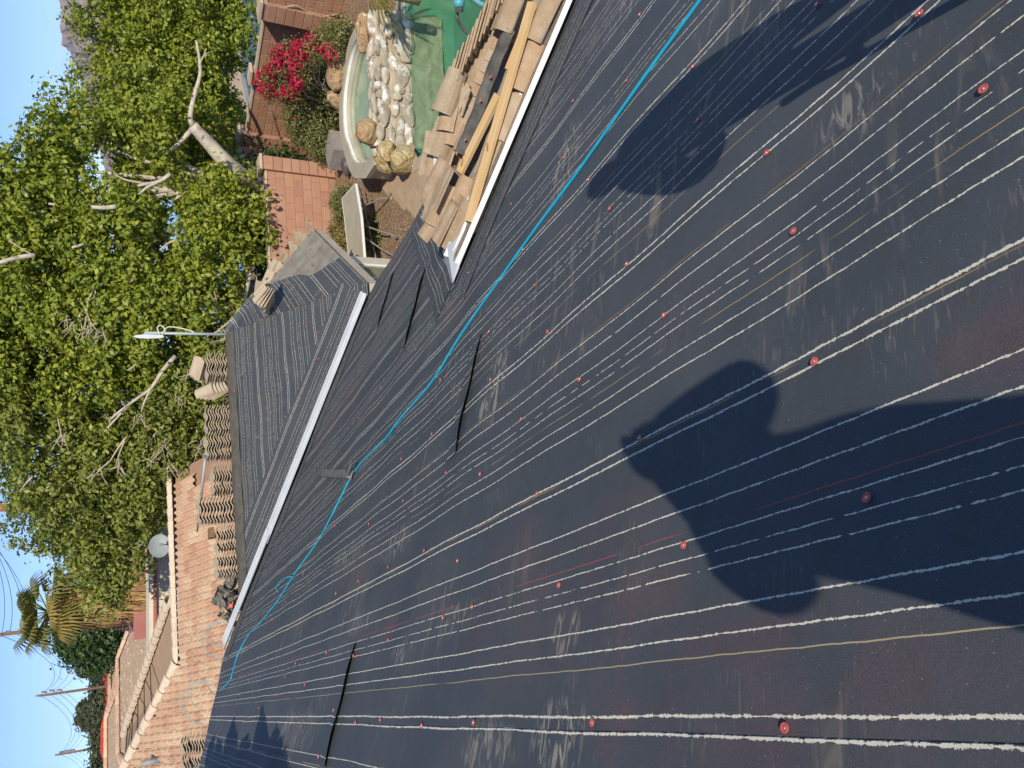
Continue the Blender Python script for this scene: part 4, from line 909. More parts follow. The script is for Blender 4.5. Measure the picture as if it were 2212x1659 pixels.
# ------------------------------------------------------------------ ground, lake, hills
gr = MB(); gr.add([(-5700, -500, -1.6), (5700, -500, -1.6), (5700, 6100, -1.6), (-5700, 6100, -1.6)], [(0, 1, 2, 3)])
tag(gr.build('ground', M_BANK), kind='structure')
from mathutils.geometry import tessellate_polygon
yard = [(-160, -20), (22.5, -20), (22.0, 12), (20.3, 19), (19.0, 24), (20.4, 33), (25, 60), (22, 140), (-160, 160)]
POOL = [(10.75, 13.7), (10.95, 14.02), (11.4, 14.2), (12.4, 14.05), (14.4, 13.45), (15.6, 13.0), (16.6, 12.2), (17.0, 11.0), (17.0, 5.0), (10.4, 5.0), (10.0, 8.0), (10.2, 11.5), (10.45, 12.9)]
tri = tessellate_polygon([[Vector((x, y, 0)) for x, y in yard], [Vector((x, y, 0)) for x, y in POOL]])
yd = MB(); allp = [(x, y, 0.) for x, y in yard + POOL]; fc = []
for t_ in tri:
    a_, b_, c_ = [np.array(allp[i]) for i in t_]; fc.append(tuple(t_) if np.cross(b_ - a_, c_ - a_)[2] > 0 else tuple(reversed(t_)))
yd.add(allp, fc); ny_ = len(yard); yd.add([(x, y, z) for z in (0, -1.7) for x, y in yard], [(i, ny_ + i, ny_ + (i + 1) % ny_, (i + 1) % ny_) for i in range(ny_)])
yd_o = tag(yd.build('yard', M_GRAVEL), kind='structure')
lk = MB(); lk.add([(20.5, -40, -1.2), (160, -40, -1.2), (160, 200, -1.2), (18, 200, -1.2), (17.5, 24, -1.2)], [(0, 1, 2, 3, 4)]); tag(lk.build('lake', M_LAKE), kind='structure')
# far bank
fb = MB(); L0 = [dep(x, y, d_) for x, y, d_ in ((505, 300, 44), (503, 200, 50), (505, 150, 52), (490, 90, 54), (485, 40, 60), (480, -60, 66))]
V = []
for q in L0: V += [(q[0], q[1], -1.6), (q[0] + 1.2, q[1] + 2, -.7), (q[0] + 12, q[1] + 20, .8), (q[0] + 50, q[1] + 90, 1.5)]
fb.add(V, [(i*4+j, (i+1)*4+j, (i+1)*4+j+1, i*4+j+1) for i in range(5) for j in range(3)]); fb.smooth = True; tag(fb.build('far_bank', M_BANK), kind='structure')
def mountain(pts_, d_, depth, seed, jag):
    r = np.random.default_rng(seed); nX = 60; nY = 8; xs_ = np.linspace(0, 1, nX); Y = [p[1] for p in pts_]; X = [p[0] for p in pts_]
    f = np.interp(xs_, np.linspace(0, 1, len(pts_)), range(len(pts_))); px = np.interp(f, range(len(pts_)), X); py = np.interp(f, range(len(pts_)), Y)
    V = []
    for i in range(nX):
        top = dep(px[i], py[i], d_); base = np.array([top[0], top[1], -2.]); fw = unit(np.array([top[0], top[1], 0]))
        for j in range(nY):
            t = j / (nY - 1); h = (top[2] + 2) * (t ** 1.1) * (1 + (r.normal() * jag * (1 - t) * t * 3)) - 2; V.append(base + fw * depth * (t - 1) + np.array([r.normal() * depth * .02, 0, h + 2]))
        V.append(base + fw * depth * .8)
    n = nY + 1; m = MB(); m.smooth = False; m.add(V, [(i*n+j, (i+1)*n+j, (i+1)*n+j+1, i*n+j+1) for i in range(nX-1) for j in range(n-1)]); tag(m.build('mountain', M_MOUNT), kind='structure')
mountain([(175, -260), (150, -160), (128, -60), (124, -10), (132, 15), (134, 35), (128, 60), (136, 75), (132, 90), (150, 110), (165, 135), (180, 190), (205, 300), (240, 420)], 4200, 900, 1, .12)
mountain([(240, 1380), (205, 1420), (190, 1436), (188, 1450), (200, 1475), (214, 1490), (235, 1530)], 3000, 500, 2, .12)
mountain([(236, 1510), (206, 1545), (192, 1560), (190, 1585), (200, 1605), (212, 1640), (232, 1700)], 3300, 500, 3, .12)
# ------------------------------------------------------------------ swimming pool
ZW = -.16
pool = empty('swimming_pool', (13, 10, 0), 'green-tinted swimming pool at the top right beyond the roof tiles', 'swimming pool')
m = MB(); n = len(POOL); m.add([(x, y, z) for z in (-.0, -1.35) for x, y in POOL], [(i, (i+1) % n, n + (i+1) % n, n + i) for i in range(n)] + [tuple(range(2*n - 1, n - 1, -1))][0:0])
m.add([(x, y, -1.35) for x, y in POOL], [tuple(range(n))]); m.build('basin', M_POOLIN, pool)
m = MB(); m.add([(x, y, ZW) for x, y in POOL], [tuple(range(n - 1, -1, -1))]); m.build('water', M_WATER, pool)
cen = np.array([13.5, 9.5]); ring = []
m = MB()
for k, (off, z) in enumerate(((-.03, -.06), (-.03, .05), (.30, .05), (.30, .004))):
    for x, y in POOL: d = unit(np.array([x, y]) - cen); m.v.append((x + d[0]*off, y + d[1]*off, z))
m.f = [(k*n+i, k*n+(i+1) % n, (k+1)*n+(i+1) % n, (k+1)*n+i) for k in range(3) for i in range(n)]; m.build('coping', M_CONC, pool)
m = MB(); m.box((11.2, 9.2, -1.2), (12.0, 13.4, -.55)); m.build('bench_step', M_POOLIN, pool)
# pool cleaner: float and hose on the water
cl = empty('pool_cleaner', tuple(G(985, 18, ZW)), 'turquoise pool cleaner float with a dark hose on the green water', 'pool cleaner')
q = [G(x, y, ZW + .02) for x, y in ((1075, 12), (1045, 12), (1020, -4), (1000, -14))]; m = MB(); m.smooth = True; m.tube(catmull(q, 6), .05, 8); m.build('pale_hose', M_HOSE2, cl)
q = [G(x, y, ZW + .02) for x, y in ((993, 20), (987, 30), (990, 45), (1000, 62), (1016, 75), (1034, 80))]; m = MB(); m.smooth = True; m.tube(catmull(q, 6), .035, 8); m.build('dark_hose', M_BLACKRUB, cl)
a = G(991, -4, ZW + .06); b = G(992, 16, ZW + .06); m = MB(); m.smooth = True; m.tube([a, a * .5 + b * .5, b], [.07, .12, .09], 10); m.build('float', M_BLUE, cl); m = MB(); m.tube([b, G(992, 24, ZW + .04)], .085, 10); m.build('float_end', M_BLACKRUB, cl)

# ------------------------------------------------------------------ raised spa with a stone spill wall
ZS = .65
spa = empty('raised_spa', (13.3, 15.4, 0), 'raised crescent spa with concrete rim behind the limewashed stone wall', 'spa')
outp = catmull([G(x, y, ZS) for x, y in ((806, 28), (783, 42), (757, 85), (742, 150), (734, 220), (736, 290), (745, 330), (757, 366), (768, 380))], 6)
outp = [p[:2] for p in outp] + [np.array(G(790, 380, ZS)[:2]), np.array(G(808, 352, ZS)[:2])]
inn0, inn1 = np.array([14.5, 13.85]), np.array([11.75, 14.62])
cc = np.array([13.3, 15.0])
def ringpt(p, off): d = unit(cc - p); return p + d * off
prof = [(-.02, 0.0), (0, ZS - .14), (-.05, ZS - .12), (-.06, ZS), (.30, ZS), (.32, ZS - .05), (.36, ZS - .16), (.42, ZS - .20), (.46, -.10)]
m = MB(); m.smooth = False
for p in outp:
    for off, z in prof: q = ringpt(p, off); m.v.append((q[0], q[1], z))
k = len(prof); m.f = [(i*k+j, (i+1)*k+j, (i+1)*k+j+1, i*k+j+1) for i in range(len(outp)-1) for j in range(k-1)]
m.f += [tuple(range(k)), tuple((len(outp)-1)*k + j for j in range(k - 1, -1, -1))]
rim = m.build('rim', M_CONC, spa)
m = MB()
for p in outp[4:-3]:
    for off, z in ((.316, ZS - .035), (.336, ZS - .10)): q = ringpt(p, off + .004); m.v.append((q[0], q[1], z + .004))
m.f = [(2*i, 2*i+2, 2*i+3, 2*i+1) for i in range(len(outp[4:-3]) - 1)]; m.build('waterline', M_WATERLINE, spa)
inner = [ringpt(p, .44) for p in outp] + [np.array([12.0, 14.5]), np.array([14.3, 13.95])]
m = MB(); m.add([(p[0], p[1], .30) for p in inner], [tuple(range(len(inner)))]); m.build('floor', M_SPAIN, spa)
m = MB(); m.add([(p[0], p[1], ZS - .17) for p in inner], [tuple(range(len(inner)))]); wat = m.build('water', M_SPAWATER, spa)
q = G(772, 292, ZS - .16); tag(lump('float_toy', q + [0, 0, .02], (.09, .07, .05), M_ORANGE, None, 3, .1, sub=2), 'tiny orange and white float on the spa water', 'float')
# the stone wall (core + individually set stones); top edge by the spa, foot in the pool
sA, sB = np.array([14.75, 13.72, 0]), np.array([11.55, 14.56, 0]); sd = unit(sB - sA); nv = np.array([sd[1], -sd[0], 0]); nv = nv if nv @ np.array([-1, -1, 0]) > 0 else -nv
Ls = np.linalg.norm(sB - sA); m = MB()
tp = [(-.22, ZS - .02), (.05, ZS + .02), (.20, ZS - .10), (.34, .1), (.42, -.4), (.42, -1.0)]
for f in np.linspace(-.04, 1.0, 14):
    for o_, z in tp: q = sA + sd * Ls * f + nv * (o_ + .03 * math.sin(f * 17 + z * 5)); m.v.append((q[0], q[1], z + .02 * math.sin(f * 23)))
m.f = [(i*6+j, i*6+j+1, (i+1)*6+j+1, (i+1)*6+j) for i in range(13) for j in range(5)]; m.smooth = True; m.build('stone_wall_core', M_WMORT, spa)
rs = random.Random(21)
def wallpt(f, s):      # s 0 top .. 1 waterline
    ss = s * 4; i = min(int(ss), 3); t = ss - i; o_ = tp[i+1][0] * (1 - t) + tp[min(i+2, 5)][0] * t if i < 4 else 0
    a, b = tp[i], tp[i+1]; o_ = a[0] + (b[0] - a[0]) * t; z = a[1] + (b[1] - a[1]) * t; q = sA + sd * Ls * f + nv * o_; return np.array([q[0], q[1], z])
cnt = 0
for row in range(6):
    s = [.06, .28, .46, .60, .72, .84][row]; f = rs.uniform(-.03, .03)
    while f < .97:
        w = rs.uniform(.06, .19); hgt = rs.uniform(.075, .16); p = wallpt(min(max(f + w/2, 0), 1), min(max(s + rs.uniform(-.04, .04), 0), .99)) + nv * .03 + np.array([0, 0, .02])
        o = lump('stone', (0, 0, 0), (w * Ls * .66, rs.uniform(.085, .115), hgt * 1.3), M_WSTONE, spa, 100 + cnt, .09, sub=2, cuts=16)
        tl = [1.30, .9, .55, .40, .3, .2][row]; o.matrix_basis = Matrix.Translation(tuple(p)) @ Matrix.Rotation(math.atan2(sd[1], sd[0]), 4, 'Z') @ Matrix.Rotation(rs.uniform(-.25, .25), 4, 'Y') @ Matrix.Rotation(-tl, 4, 'X')
        cnt += 1; f += w * .97
# flat shelf of plaster at the left end of the stone wall
lump('end_shelf', (11.55, 14.75, .32), (.40, .42, .34), M_BOULDER2, spa, 5, .12, sub=3)
# boulders
def boulder(px, z, ax, mat, seed, rot, label, dz=0):
    p = G(*px, z); o = lump('boulder', (p[0], p[1], z + dz), ax, mat, None, seed, .20, rot, cuts=9); tag(o, label, 'boulder'); return o
boulder((786, 66), ZS + .12, (.52, .26, .22), M_BOULDER, 2, -.55, 'long tan boulder at the right end of the spa under the plant shadow')
boulder((727, 167), .75, (.44, .36, .34), M_BOULDER, 8, -.4, 'tan boulder behind the middle of the spa rim beside the bougainvillea', -.05)
boulder((722, 213), .70, (.40, .32, .32), M_BOULDER, 13, .6, 'rounded tan boulder touching the left side of the one behind the rim', -.08)
boulder((795, 287), ZS + .20, (.38, .30, .30), M_BOULDER, 17, .3, 'reddish tan boulder on the left inner corner of the spa')
boulder((836, 326), .55, (.27, .21, .24), M_BOULDER2, 23, .2, 'small speckled yellow boulder at the left end of the stone wall')
boulder((868, 345), .25, (.44, .34, .38), M_BOULDER2, 29, .9, 'large yellow boulder at the patio corner by the stone wall')

# ------------------------------------------------------------------ patio of tan pavers
pouter = [tuple(G(x, y, 0)[:2]) for x, y in ((823, 398), (846, 425), (872, 449), (894, 463), (940, 490), (1010, 470), (1010, 400), (940, 380), (915, 362), (900, 340), (893, 315), (870, 310), (849, 352))]
patio = MB()
patio.add([(x, y, .012) for x, y in pouter], [tuple(range(len(pouter)))]); pat = tag(patio.build('patio', M_JOINT), kind='structure')
def inside(x, y, P):
    c = False; j_ = len(P) - 1
    for i in range(len(P)):
        if (P[i][1] > y) != (P[j_][1] > y) and x < (P[j_][0]-P[i][0]) * (y-P[i][1]) / (P[j_][1]-P[i][1]) + P[i][0]: c = not c
        j_ = i
    return c
pv = MB(); pv.box((-.145, -.072, 0), (.145, .072, .03)); pvm = pv.mesh('paver'); pvm.materials.append(M_PAVER)
ra = .62; np_ = 0
for i in range(-12, 13):
    for j in range(-24, 25):
        u, v_ = i * .30 + (.15 if j % 2 else 0), j * .152; x = 10.3 + u * math.cos(ra) - v_ * math.sin(ra); y = 13.4 + u * math.sin(ra) + v_ * math.cos(ra)
        if inside(x, y, pouter) and np_ < 300:
            o = link_mesh('paver', pvm, None, pat); o.location = (x, y, .006 + rs.uniform(-.003, .003)); o.rotation_euler = (0, 0, ra); np_ += 1

# ------------------------------------------------------------------ block walls
BLK = {}
def blk(w, h, d, mat):
    k = (round(w, 2), h, d, mat.name)
    if k not in BLK:
        m = MB(); b = .012; X, Y, Z_ = w/2, d/2, h/2
        m.add([(-X, -Y+b, -Z_), (X, -Y+b, -Z_), (X, -Y+b, Z_), (-X, -Y+b, Z_), (-X+b, -Y, -Z_+b), (X-b, -Y, -Z_+b), (X-b, -Y, Z_-b), (-X+b, -Y, Z_-b), (-X, Y, -Z_), (X, Y, -Z_), (X, Y, Z_), (-X, Y, Z_)],
              [(4,5,6,7),(0,1,5,4),(1,2,6,5),(2,3,7,6),(3,0,4,7),(1,9,10,2),(8,0,3,11),(3,2,10,11),(9,8,11,10),(0,8,9,1)])
        me = m.mesh('block'); me.materials.append(mat); BLK[k] = me
    return BLK[k]
def block_wall(a, b, h, label, mat, bw=.52, bh=.27, th=.20, posts=(), cap=True, h2=None, limit=300):
    a = np.array([a[0], a[1], 0.]); b = np.array([b[0], b[1], 0.]); d = unit(b - a); L = np.linalg.norm(b - a); rz = math.atan2(d[1], d[0]); nn = np.array([d[1], -d[0], 0])
    e = empty('block_wall', tuple((a + b) / 2), label, 'wall')
    m = MB(); m.obox((a + b) / 2 + [0, 0, h / 2 - .02], d * L / 2, nn * (th / 2 - .014), (0, 0, h / 2 - .02)); m.build('mortar_core', M_MORTAR, e)
    nr = int(h / bh); cnt_ = 0
    for r in range(nr):
        x = (-bw / 2 if r % 2 else 0)
        while x < L:
            x0, x1 = max(x, 0), min(x + bw, L); w = x1 - x0
            if w > .08 and cnt_ < limit:
                o = link_mesh('block', blk(w - .012, bh - .012, th, mat), None, e); o.matrix_basis = Matrix.Translation(tuple(a + d * (x0 + x1) / 2 + [0, 0, h - (r + .5) * bh])) @ Matrix.Rotation(rz, 4, 'Z'); cnt_ += 1
            x += bw
    if cap:
        m = MB(); m.obox((a + b) / 2 + [0, 0, h + .03], d * L / 2, nn * (th / 2 + .03), (0, 0, .03)); m.build('wall_cap', M_COPING, e)
    for (f, w, hh) in posts:
        p = a + d * L * f; m = MB(); m.obox(p + [0, 0, hh / 2], d * w / 2, nn * (w / 2), (0, 0, hh / 2)); po = m.build('pilaster', M_MORTAR, e)
        k = int(hh / bh)
        for r in range(k):
            for sgn in (-1, 1):
                o = link_mesh('block', blk(w + .03, bh - .012, .05, mat), None, po); o.matrix_basis = Matrix.Translation(tuple(p + nn * sgn * (w / 2 + .005) + [0, 0, (r + .5) * bh])) @ Matrix.Rotation(rz + (math.pi if sgn > 0 else 0) * 0, 4, 'Z')
        m = MB(); m.obox(p + [0, 0, hh + .04], d * (w / 2 + .05), nn * (w / 2 + .05), (0, 0, .04)); m.build('pilaster_cap', M_COPING, po)
    return e
block_wall((18.0, 23.4), (19.25, 18.45), 2.1, 'tall reddish block wall between the garden and the lake', M_BLOCK, posts=((.07, .50, 2.32), (.55, .40, 2.24)))
block_wall((18.95, 18.3), (20.2, 13.2), 2.16, 'block wall continuing right past the pilaster with a pipe on it', M_BLOCK, posts=((.03, .5, 2.3),))
sa_, sb_ = G(515, 318, 2.0), G(563, 395, 2.0)
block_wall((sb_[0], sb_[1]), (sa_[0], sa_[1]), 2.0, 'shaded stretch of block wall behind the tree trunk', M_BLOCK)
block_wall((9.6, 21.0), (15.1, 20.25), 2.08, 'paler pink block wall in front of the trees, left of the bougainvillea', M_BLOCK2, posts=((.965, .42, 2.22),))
# pipe and vine clipped to the right hand wall
m = MB(); m.smooth = True; pw_ = [G(x, y, z) for x, y, z in ((578, 8, 2.45), (600, 14, 2.2), (650, 20, 1.6), (655, 12, 1.55), (700, 22, 1.0), (765, 38, .15))]
pw_ = [np.array([18.86 + .012 * i, 17.85 + .12 * math.sin(i * 2.2), 2.25 - .43 * i]) for i in range(6)]
m.tube(catmull(pw_, 5), .035, 6); tag(m.build('wall_pipe', M_ROPE), 'old tan pipe running down the block wall pilaster', 'pipe')

# ------------------------------------------------------------------ leaves
def leaves(centres, normals, size, mat, name, parent=None, kind=None, spread=.5, asp=.55):
    N = len(centres); r = RNG; nrm = normals + r.normal(size=(N, 3)) * spread; nrm /= np.linalg.norm(nrm, axis=1)[:, None] + 1e-9
    t = np.cross(nrm, r.normal(size=(N, 3))); t /= np.linalg.norm(t, axis=1)[:, None] + 1e-9; b = np.cross(nrm, t)
    s = (size * r.uniform(.65, 1.35, N))[:, None]
    V = np.empty((N, 4, 3)); V[:, 0] = centres - t * s; V[:, 1] = centres + b * s * asp + nrm * s * .12; V[:, 2] = centres + t * s; V[:, 3] = centres - b * s * asp + nrm * s * .12
    Q = np.arange(N * 4).reshape(N, 4); o = big_mesh(name, V.reshape(-1, 3), Q, mat, parent)
    if kind: o['kind'] = kind
    return o
def crown_points(lumps, nclump, per, clump_r, inner=.62, seed=0, shell=.30, mid=None):
    r = np.random.default_rng(seed); L = np.array([l[0] for l in lumps]); Rr = np.array([l[1] for l in lumps])
    def surf(L, Rr, n, shell, inner):
        w = Rr ** 2 / (Rr ** 2).sum(); idx = r.choice(len(Rr), n, p=w); d = r.normal(size=(n, 3)); d /= np.linalg.norm(d, axis=1)[:, None]
        P = L[idx] + d * (Rr[idx] * (1 - shell * r.random(n) ** 1.6 + .10 * r.normal(size=n)))[:, None]
        return P, d, idx
    if mid:      # boughs: rounded masses standing off the crown, with dark gaps between them
        n, r0, r1 = mid; Pm, dm, _ = surf(L, Rr, n, .45, inner); D = np.linalg.norm(Pm[:, None] - L[None], axis=2) / Rr[None]; k = D.min(1) > .55; Pm, dm = Pm[k], dm[k]
        Rm = r.uniform(r0, r1, len(Pm)); P, d, idx = surf(Pm, Rm, nclump, .35, inner); d = d * .8 + dm[idx] * .4; P[:, 2] = np.where(d[:, 2] < -.3, P[:, 2] + .15, P[:, 2]); keep = r.random(len(P)) < np.where(d[:, 2] < -.35, .35, 1.0)
    else:
        P, d, _ = surf(L, Rr, nclump, shell, inner); D = np.linalg.norm(P[:, None] - L[None], axis=2) / Rr[None]; keep = D.min(1) > inner
    P = P[keep]; d = d[keep]
    k = len(P); sz = r.uniform(.5, 1.5, k)
    off = r.normal(size=(k, per, 3)) * (clump_r * sz)[:, None, None] * np.array([1, 1, .65]); C = P[:, None] + off
    nn = off / (np.linalg.norm(off, axis=2)[..., None] + 1e-6) * .8 + d[:, None] * .5 + np.array([0, 0, .45])
    return C.reshape(-1, 3), nn.reshape(-1, 3)
def px_lumps(lst): return [(dep(x, y, d_), r * d_ / FPX) for x, y, r, d_ in lst]
def tree(name, label, lumps, trunk, branches, nclump, per, leaf, mat, clump_r=.24, seed=0, cat='tree', group=None, bark=M_BARK, inner=.62, mid=None):
    base = trunk[0][0]; e = empty(name, (base[0], base[1], 0), label, cat, group)
    m = MB(); m.smooth = True; m.tube(catmull([t[0] for t in trunk], 4), list(np.interp(np.linspace(0, len(trunk) - 1, (len(trunk) - 1) * 4 + 1), range(len(trunk)), [t[1] for t in trunk])), 9); m.build('trunk', bark, e)
    for i, br in enumerate(branches):
        m = MB(); m.smooth = True; k = len(br); pts_ = catmull([b[0] for b in br], 3); m.tube(pts_, list(np.interp(np.linspace(0, k - 1, len(pts_)), range(k), [b[1] for b in br])), 6); m.build('branch', bark if br[0][1] > .05 else M_TWIG, e)
    C, nn = crown_points(lumps, nclump, per, clump_r, seed=seed, inner=inner, mid=mid); leaves(C, nn, leaf, mat, 'crown', e); return e
def B(lst, d_, r0, r1): return [(dep(x, y, d_ + .35 + (q[0] if q else 0)), .72 * (r0 + (r1 - r0) * i / max(1, len(lst) - 1))) for i, (x, y, *q) in enumerate(lst)]
def inner_limbs(base, lumps, r=.14):
    return [[(base, r), ((base * .45 + l[0] * .55) + np.array([0, 0, .3]), r * .6), (l[0], r * .25)] for l in lumps]

L1 = px_lumps([(400, 40, 105, 29.5), (315, 60, 88, 30.0), (315, 185, 98, 29.5), (215, 185, 42, 29.5), (185, 300, 72, 26.5), (340, 300, 105, 26.0), (95, 360, 62, 26), (450, 170, 62, 29.0), (470, 70, 72, 29.0), (500, 20, 48, 29.0), (230, 420, 120, 26), (105, 480, 92, 26), (370, 440, 85, 25), (455, 425, 72, 25), (500, 455, 55, 24.5), (470, 250, 50, 31.5), (440, 330, 55, 27.5), (320, -70, 120, 29.5), (420, -80, 110, 29.5), (10, 450, 80, 26), (500, -60, 60, 29.0)])
tb1 = dep(640, 418, 25.2); tb1[2] = 0
tree('ficus_tree', 'big spreading ficus with a pale leaning trunk at the right, behind the block wall', L1,
     [(tb1, .36), (dep(575, 408, 25), .30), (dep(528, 384, 24.4), .27), (dep(490, 352, 24), .24), (dep(447, 305, 23.8), .19), (dep(416, 272, 23.6), .16)],
     [B([(416, 272), (411, 250), (420, 207), (432, 164), (431, 130), (424, 88)], 24.2, .12, .05), B([(420, 275), (360, 330), (290, 330)], 24.5, .12, .04), B([(368, 376), (345, 392), (312, 398), (298, 402)], 22.9, .09, .05), B([(345, 392), (318, 405), (300, 420)], 22.9, .07, .04), B([(312, 396), (270, 388), (250, 378)], 22.9, .05, .02), B([(251, 446), (225, 449), (196, 447)], 22.8, .10, .07), B([(585, 420), (540, 440), (500, 470)], 24.5, .14, .06), B([(431, 140), (440, 120), (446, 105)], 23.2, .03, .015), B([(440, 118), (455, 112)], 23.2, .02, .01), B([(120, 442), (105, 440)], 23.4, .06, .04), B([(497, 440), (535, 440), (552, 470)], 24, .10, .05)] + inner_limbs(tb1 + np.array([0, 0, 3.2]), [l for l in L1 if l[0] @ FH < 27.2], .10),
     10500, 14, .078, M_LEAF, .14, 3, mid=(270, .45, .95))
L2 = px_lumps([(190, 590, 120, 25.5), (330, 545, 105, 25), (440, 540, 85, 24.5), (510, 530, 45, 24), (60, 600, 110, 26), (420, 640, 85, 24.5), (480, 610, 50, 24), (300, 680, 110, 25), (90, 720, 110, 26), (220, 760, 115, 25.5), (370, 740, 85, 25), (440, 700, 50, 24.5), (-20, 680, 100, 26), (395, 690, 70, 24.3)])
tb2 = dep(640, 610, 25.6); tb2[2] = 0
tree('ficus_tree', 'middle ficus of the tree row, overhanging the far roof corner with bare twigs', L2, [(tb2, .34), (dep(560, 620, 25.5), .28), (dep(480, 640, 25.4), .22), (dep(400, 660, 25.4), .15)],
     [B([(76, 551), (40, 556), (0, 567), (-30, 575)], 23.0, .09, .07), B([(20, 520), (60, 545), (76, 551)], 23, .02, .03), B([(207, 612), (190, 650), (172, 680), (150, 705), (126, 722)], 23.2, .045, .012), B([(190, 650), (183, 700), (164, 738)], 23.1, .03, .01), B([(183, 665), (196, 700), (200, 744)], 23.1, .03, .01), B([(188, 680), (206, 710), (232, 725)], 23.1, .03, .01), B([(205, 625), (212, 680), (200, 705)], 23.1, .025, .01), B([(172, 680), (178, 715), (180, 745)], 23.1, .02, .008), B([(181, 527), (155, 535)], 23, .06, .05), B([(379, 769), (352, 800), (327, 838), (300, 858), (259, 888), (240, 905)], 23.2, .09, .03), B([(327, 838), (312, 868), (305, 890)], 23.2, .05, .02), B([(400, 520), (370, 522), (345, 540)], 23.4, .06, .03), B([(520, 665), (500, 690), (470, 715), (440, 730)], 22.8, .05, .015), B([(512, 700), (495, 712), (480, 740)], 22.8, .03, .01), B([(540, 590), (530, 640), (515, 680)], 23.4, .10, .05), B([(480, 585), (465, 600)], 23, .08, .06), B([(315, 760), (290, 790), (275, 800)], 23.3, .05, .02)] + inner_limbs(tb2 + np.array([0, 0, 3.4]), L2),
     8000, 14, .078, M_LEAF, .14, 4, mid=(190, .45, .95))
L3 = px_lumps([(120, 860, 105, 27), (250, 880, 105, 26.5), (340, 850, 85, 26), (60, 920, 95, 27), (180, 980, 100, 27), (300, 970, 90, 26.5), (380, 930, 65, 25.5), (120, 1040, 62, 27.5), (380, 1010, 55, 26), (170, 1110, 75, 28), (250, 1090, 80, 27.5), (320, 1060, 55, 27), (180, 1190, 70, 28.5), (270, 1190, 65, 28), (310, 1150, 40, 27.5), (245, 1235, 48, 28.5), (-10, 860, 100, 27), (300, 1235, 30, 28), (410, 880, 50, 25), (440, 800, 48, 24.3), (450, 900, 42, 24.6), (445, 960, 38, 25), (425, 1030, 34, 25.6), (440, 850, 45, 24.5)])
tb3 = dep(520, 985, 27.6); tb3[2] = 0
tree('ficus_tree', 'yellower ficus at the left of the row, above the neighbour roof and satellite dish', L3, [(tb3, .32), (dep(430, 985, 27.2), .24), (dep(340, 985, 27), .17), (dep(260, 985, 27), .12)],
     [B([(335, 823), (305, 850), (273, 880), (250, 905), (226, 932)], 24.2, .10, .03), B([(371, 897), (352, 918), (333, 940), (318, 962), (308, 985)], 24.3, .04, .012), B([(371, 897), (366, 940), (362, 985), (372, 1005), (388, 1022)], 24.3, .035, .012), B([(273, 944), (255, 968), (238, 996)], 24.4, .05, .02), B([(270, 950), (258, 980), (250, 1005)], 24.4, .035, .015), B([(238, 996), (215, 1015), (195, 1040)], 24.4, .03, .01), B([(125, 905), (132, 935), (136, 955)], 24.6, .03, .01), B([(70, 1030), (55, 1045), (45, 1060)], 25, .04, .015), B([(107, 1050), (90, 1060), (80, 1066)], 25, .04, .015), B([(425, 928), (428, 960), (430, 980)], 24, .03, .01), B([(333, 940), (338, 975), (330, 1000)], 24.3, .02, .008), B([(262, 1010), (270, 1030)], 24.4, .03, .01)] + inner_limbs(tb3 + np.array([0, 0, 3]), L3),
     8600, 14, .078, M_LEAF2, .15, 5, mid=(230, .45, .95))
# added dark leaves standing in for the shade between pale wall and trees
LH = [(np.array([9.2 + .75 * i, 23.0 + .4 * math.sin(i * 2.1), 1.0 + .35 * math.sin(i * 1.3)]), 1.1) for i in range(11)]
C, nn = crown_points(LH, 2200, 10, .2, seed=77); tag(leaves(C, nn, .085, M_DARKLEAF, 'shade_foliage'), 'added dark leaf mass standing in for the shade behind the paler block wall', 'shade_foliage')
# fine bare twigs fanning from the broken branches
tw = MB(); rt = random.Random(4)
for (x, y, d_) in [(150, 690, 23), (195, 700, 23), (215, 715, 23), (240, 890, 24), (215, 1015, 24.3), (330, 980, 24.2), (370, 1000, 24.2), (430, 960, 24), (300, 900, 24.2), (415, 800, 23.6), (385, 850, 23.8), (480, 720, 22.7), (350, 960, 24.2), (255, 1000, 24.3), (130, 940, 24.5), (460, 640, 23)]:
    for k in range(6):
        a = rt.uniform(.3, 2.4); L = rt.uniform(18, 48); p0 = dep(x + rt.uniform(-10, 10), y + rt.uniform(-12, 12), d_); p1 = dep(x - L * math.cos(a) * .8, y + L * math.sin(a), d_ + rt.uniform(-.3, .3)); tw.tube([p0, (p0 + p1) / 2 + RNG.normal(size=3) * .05, p1], [.013, .009, .004], 4, False)
tag(tw.build('bare_twigs', M_TWIG), 'bleached bare twigs sticking out all over the tree row', 'twigs', kind='stuff')
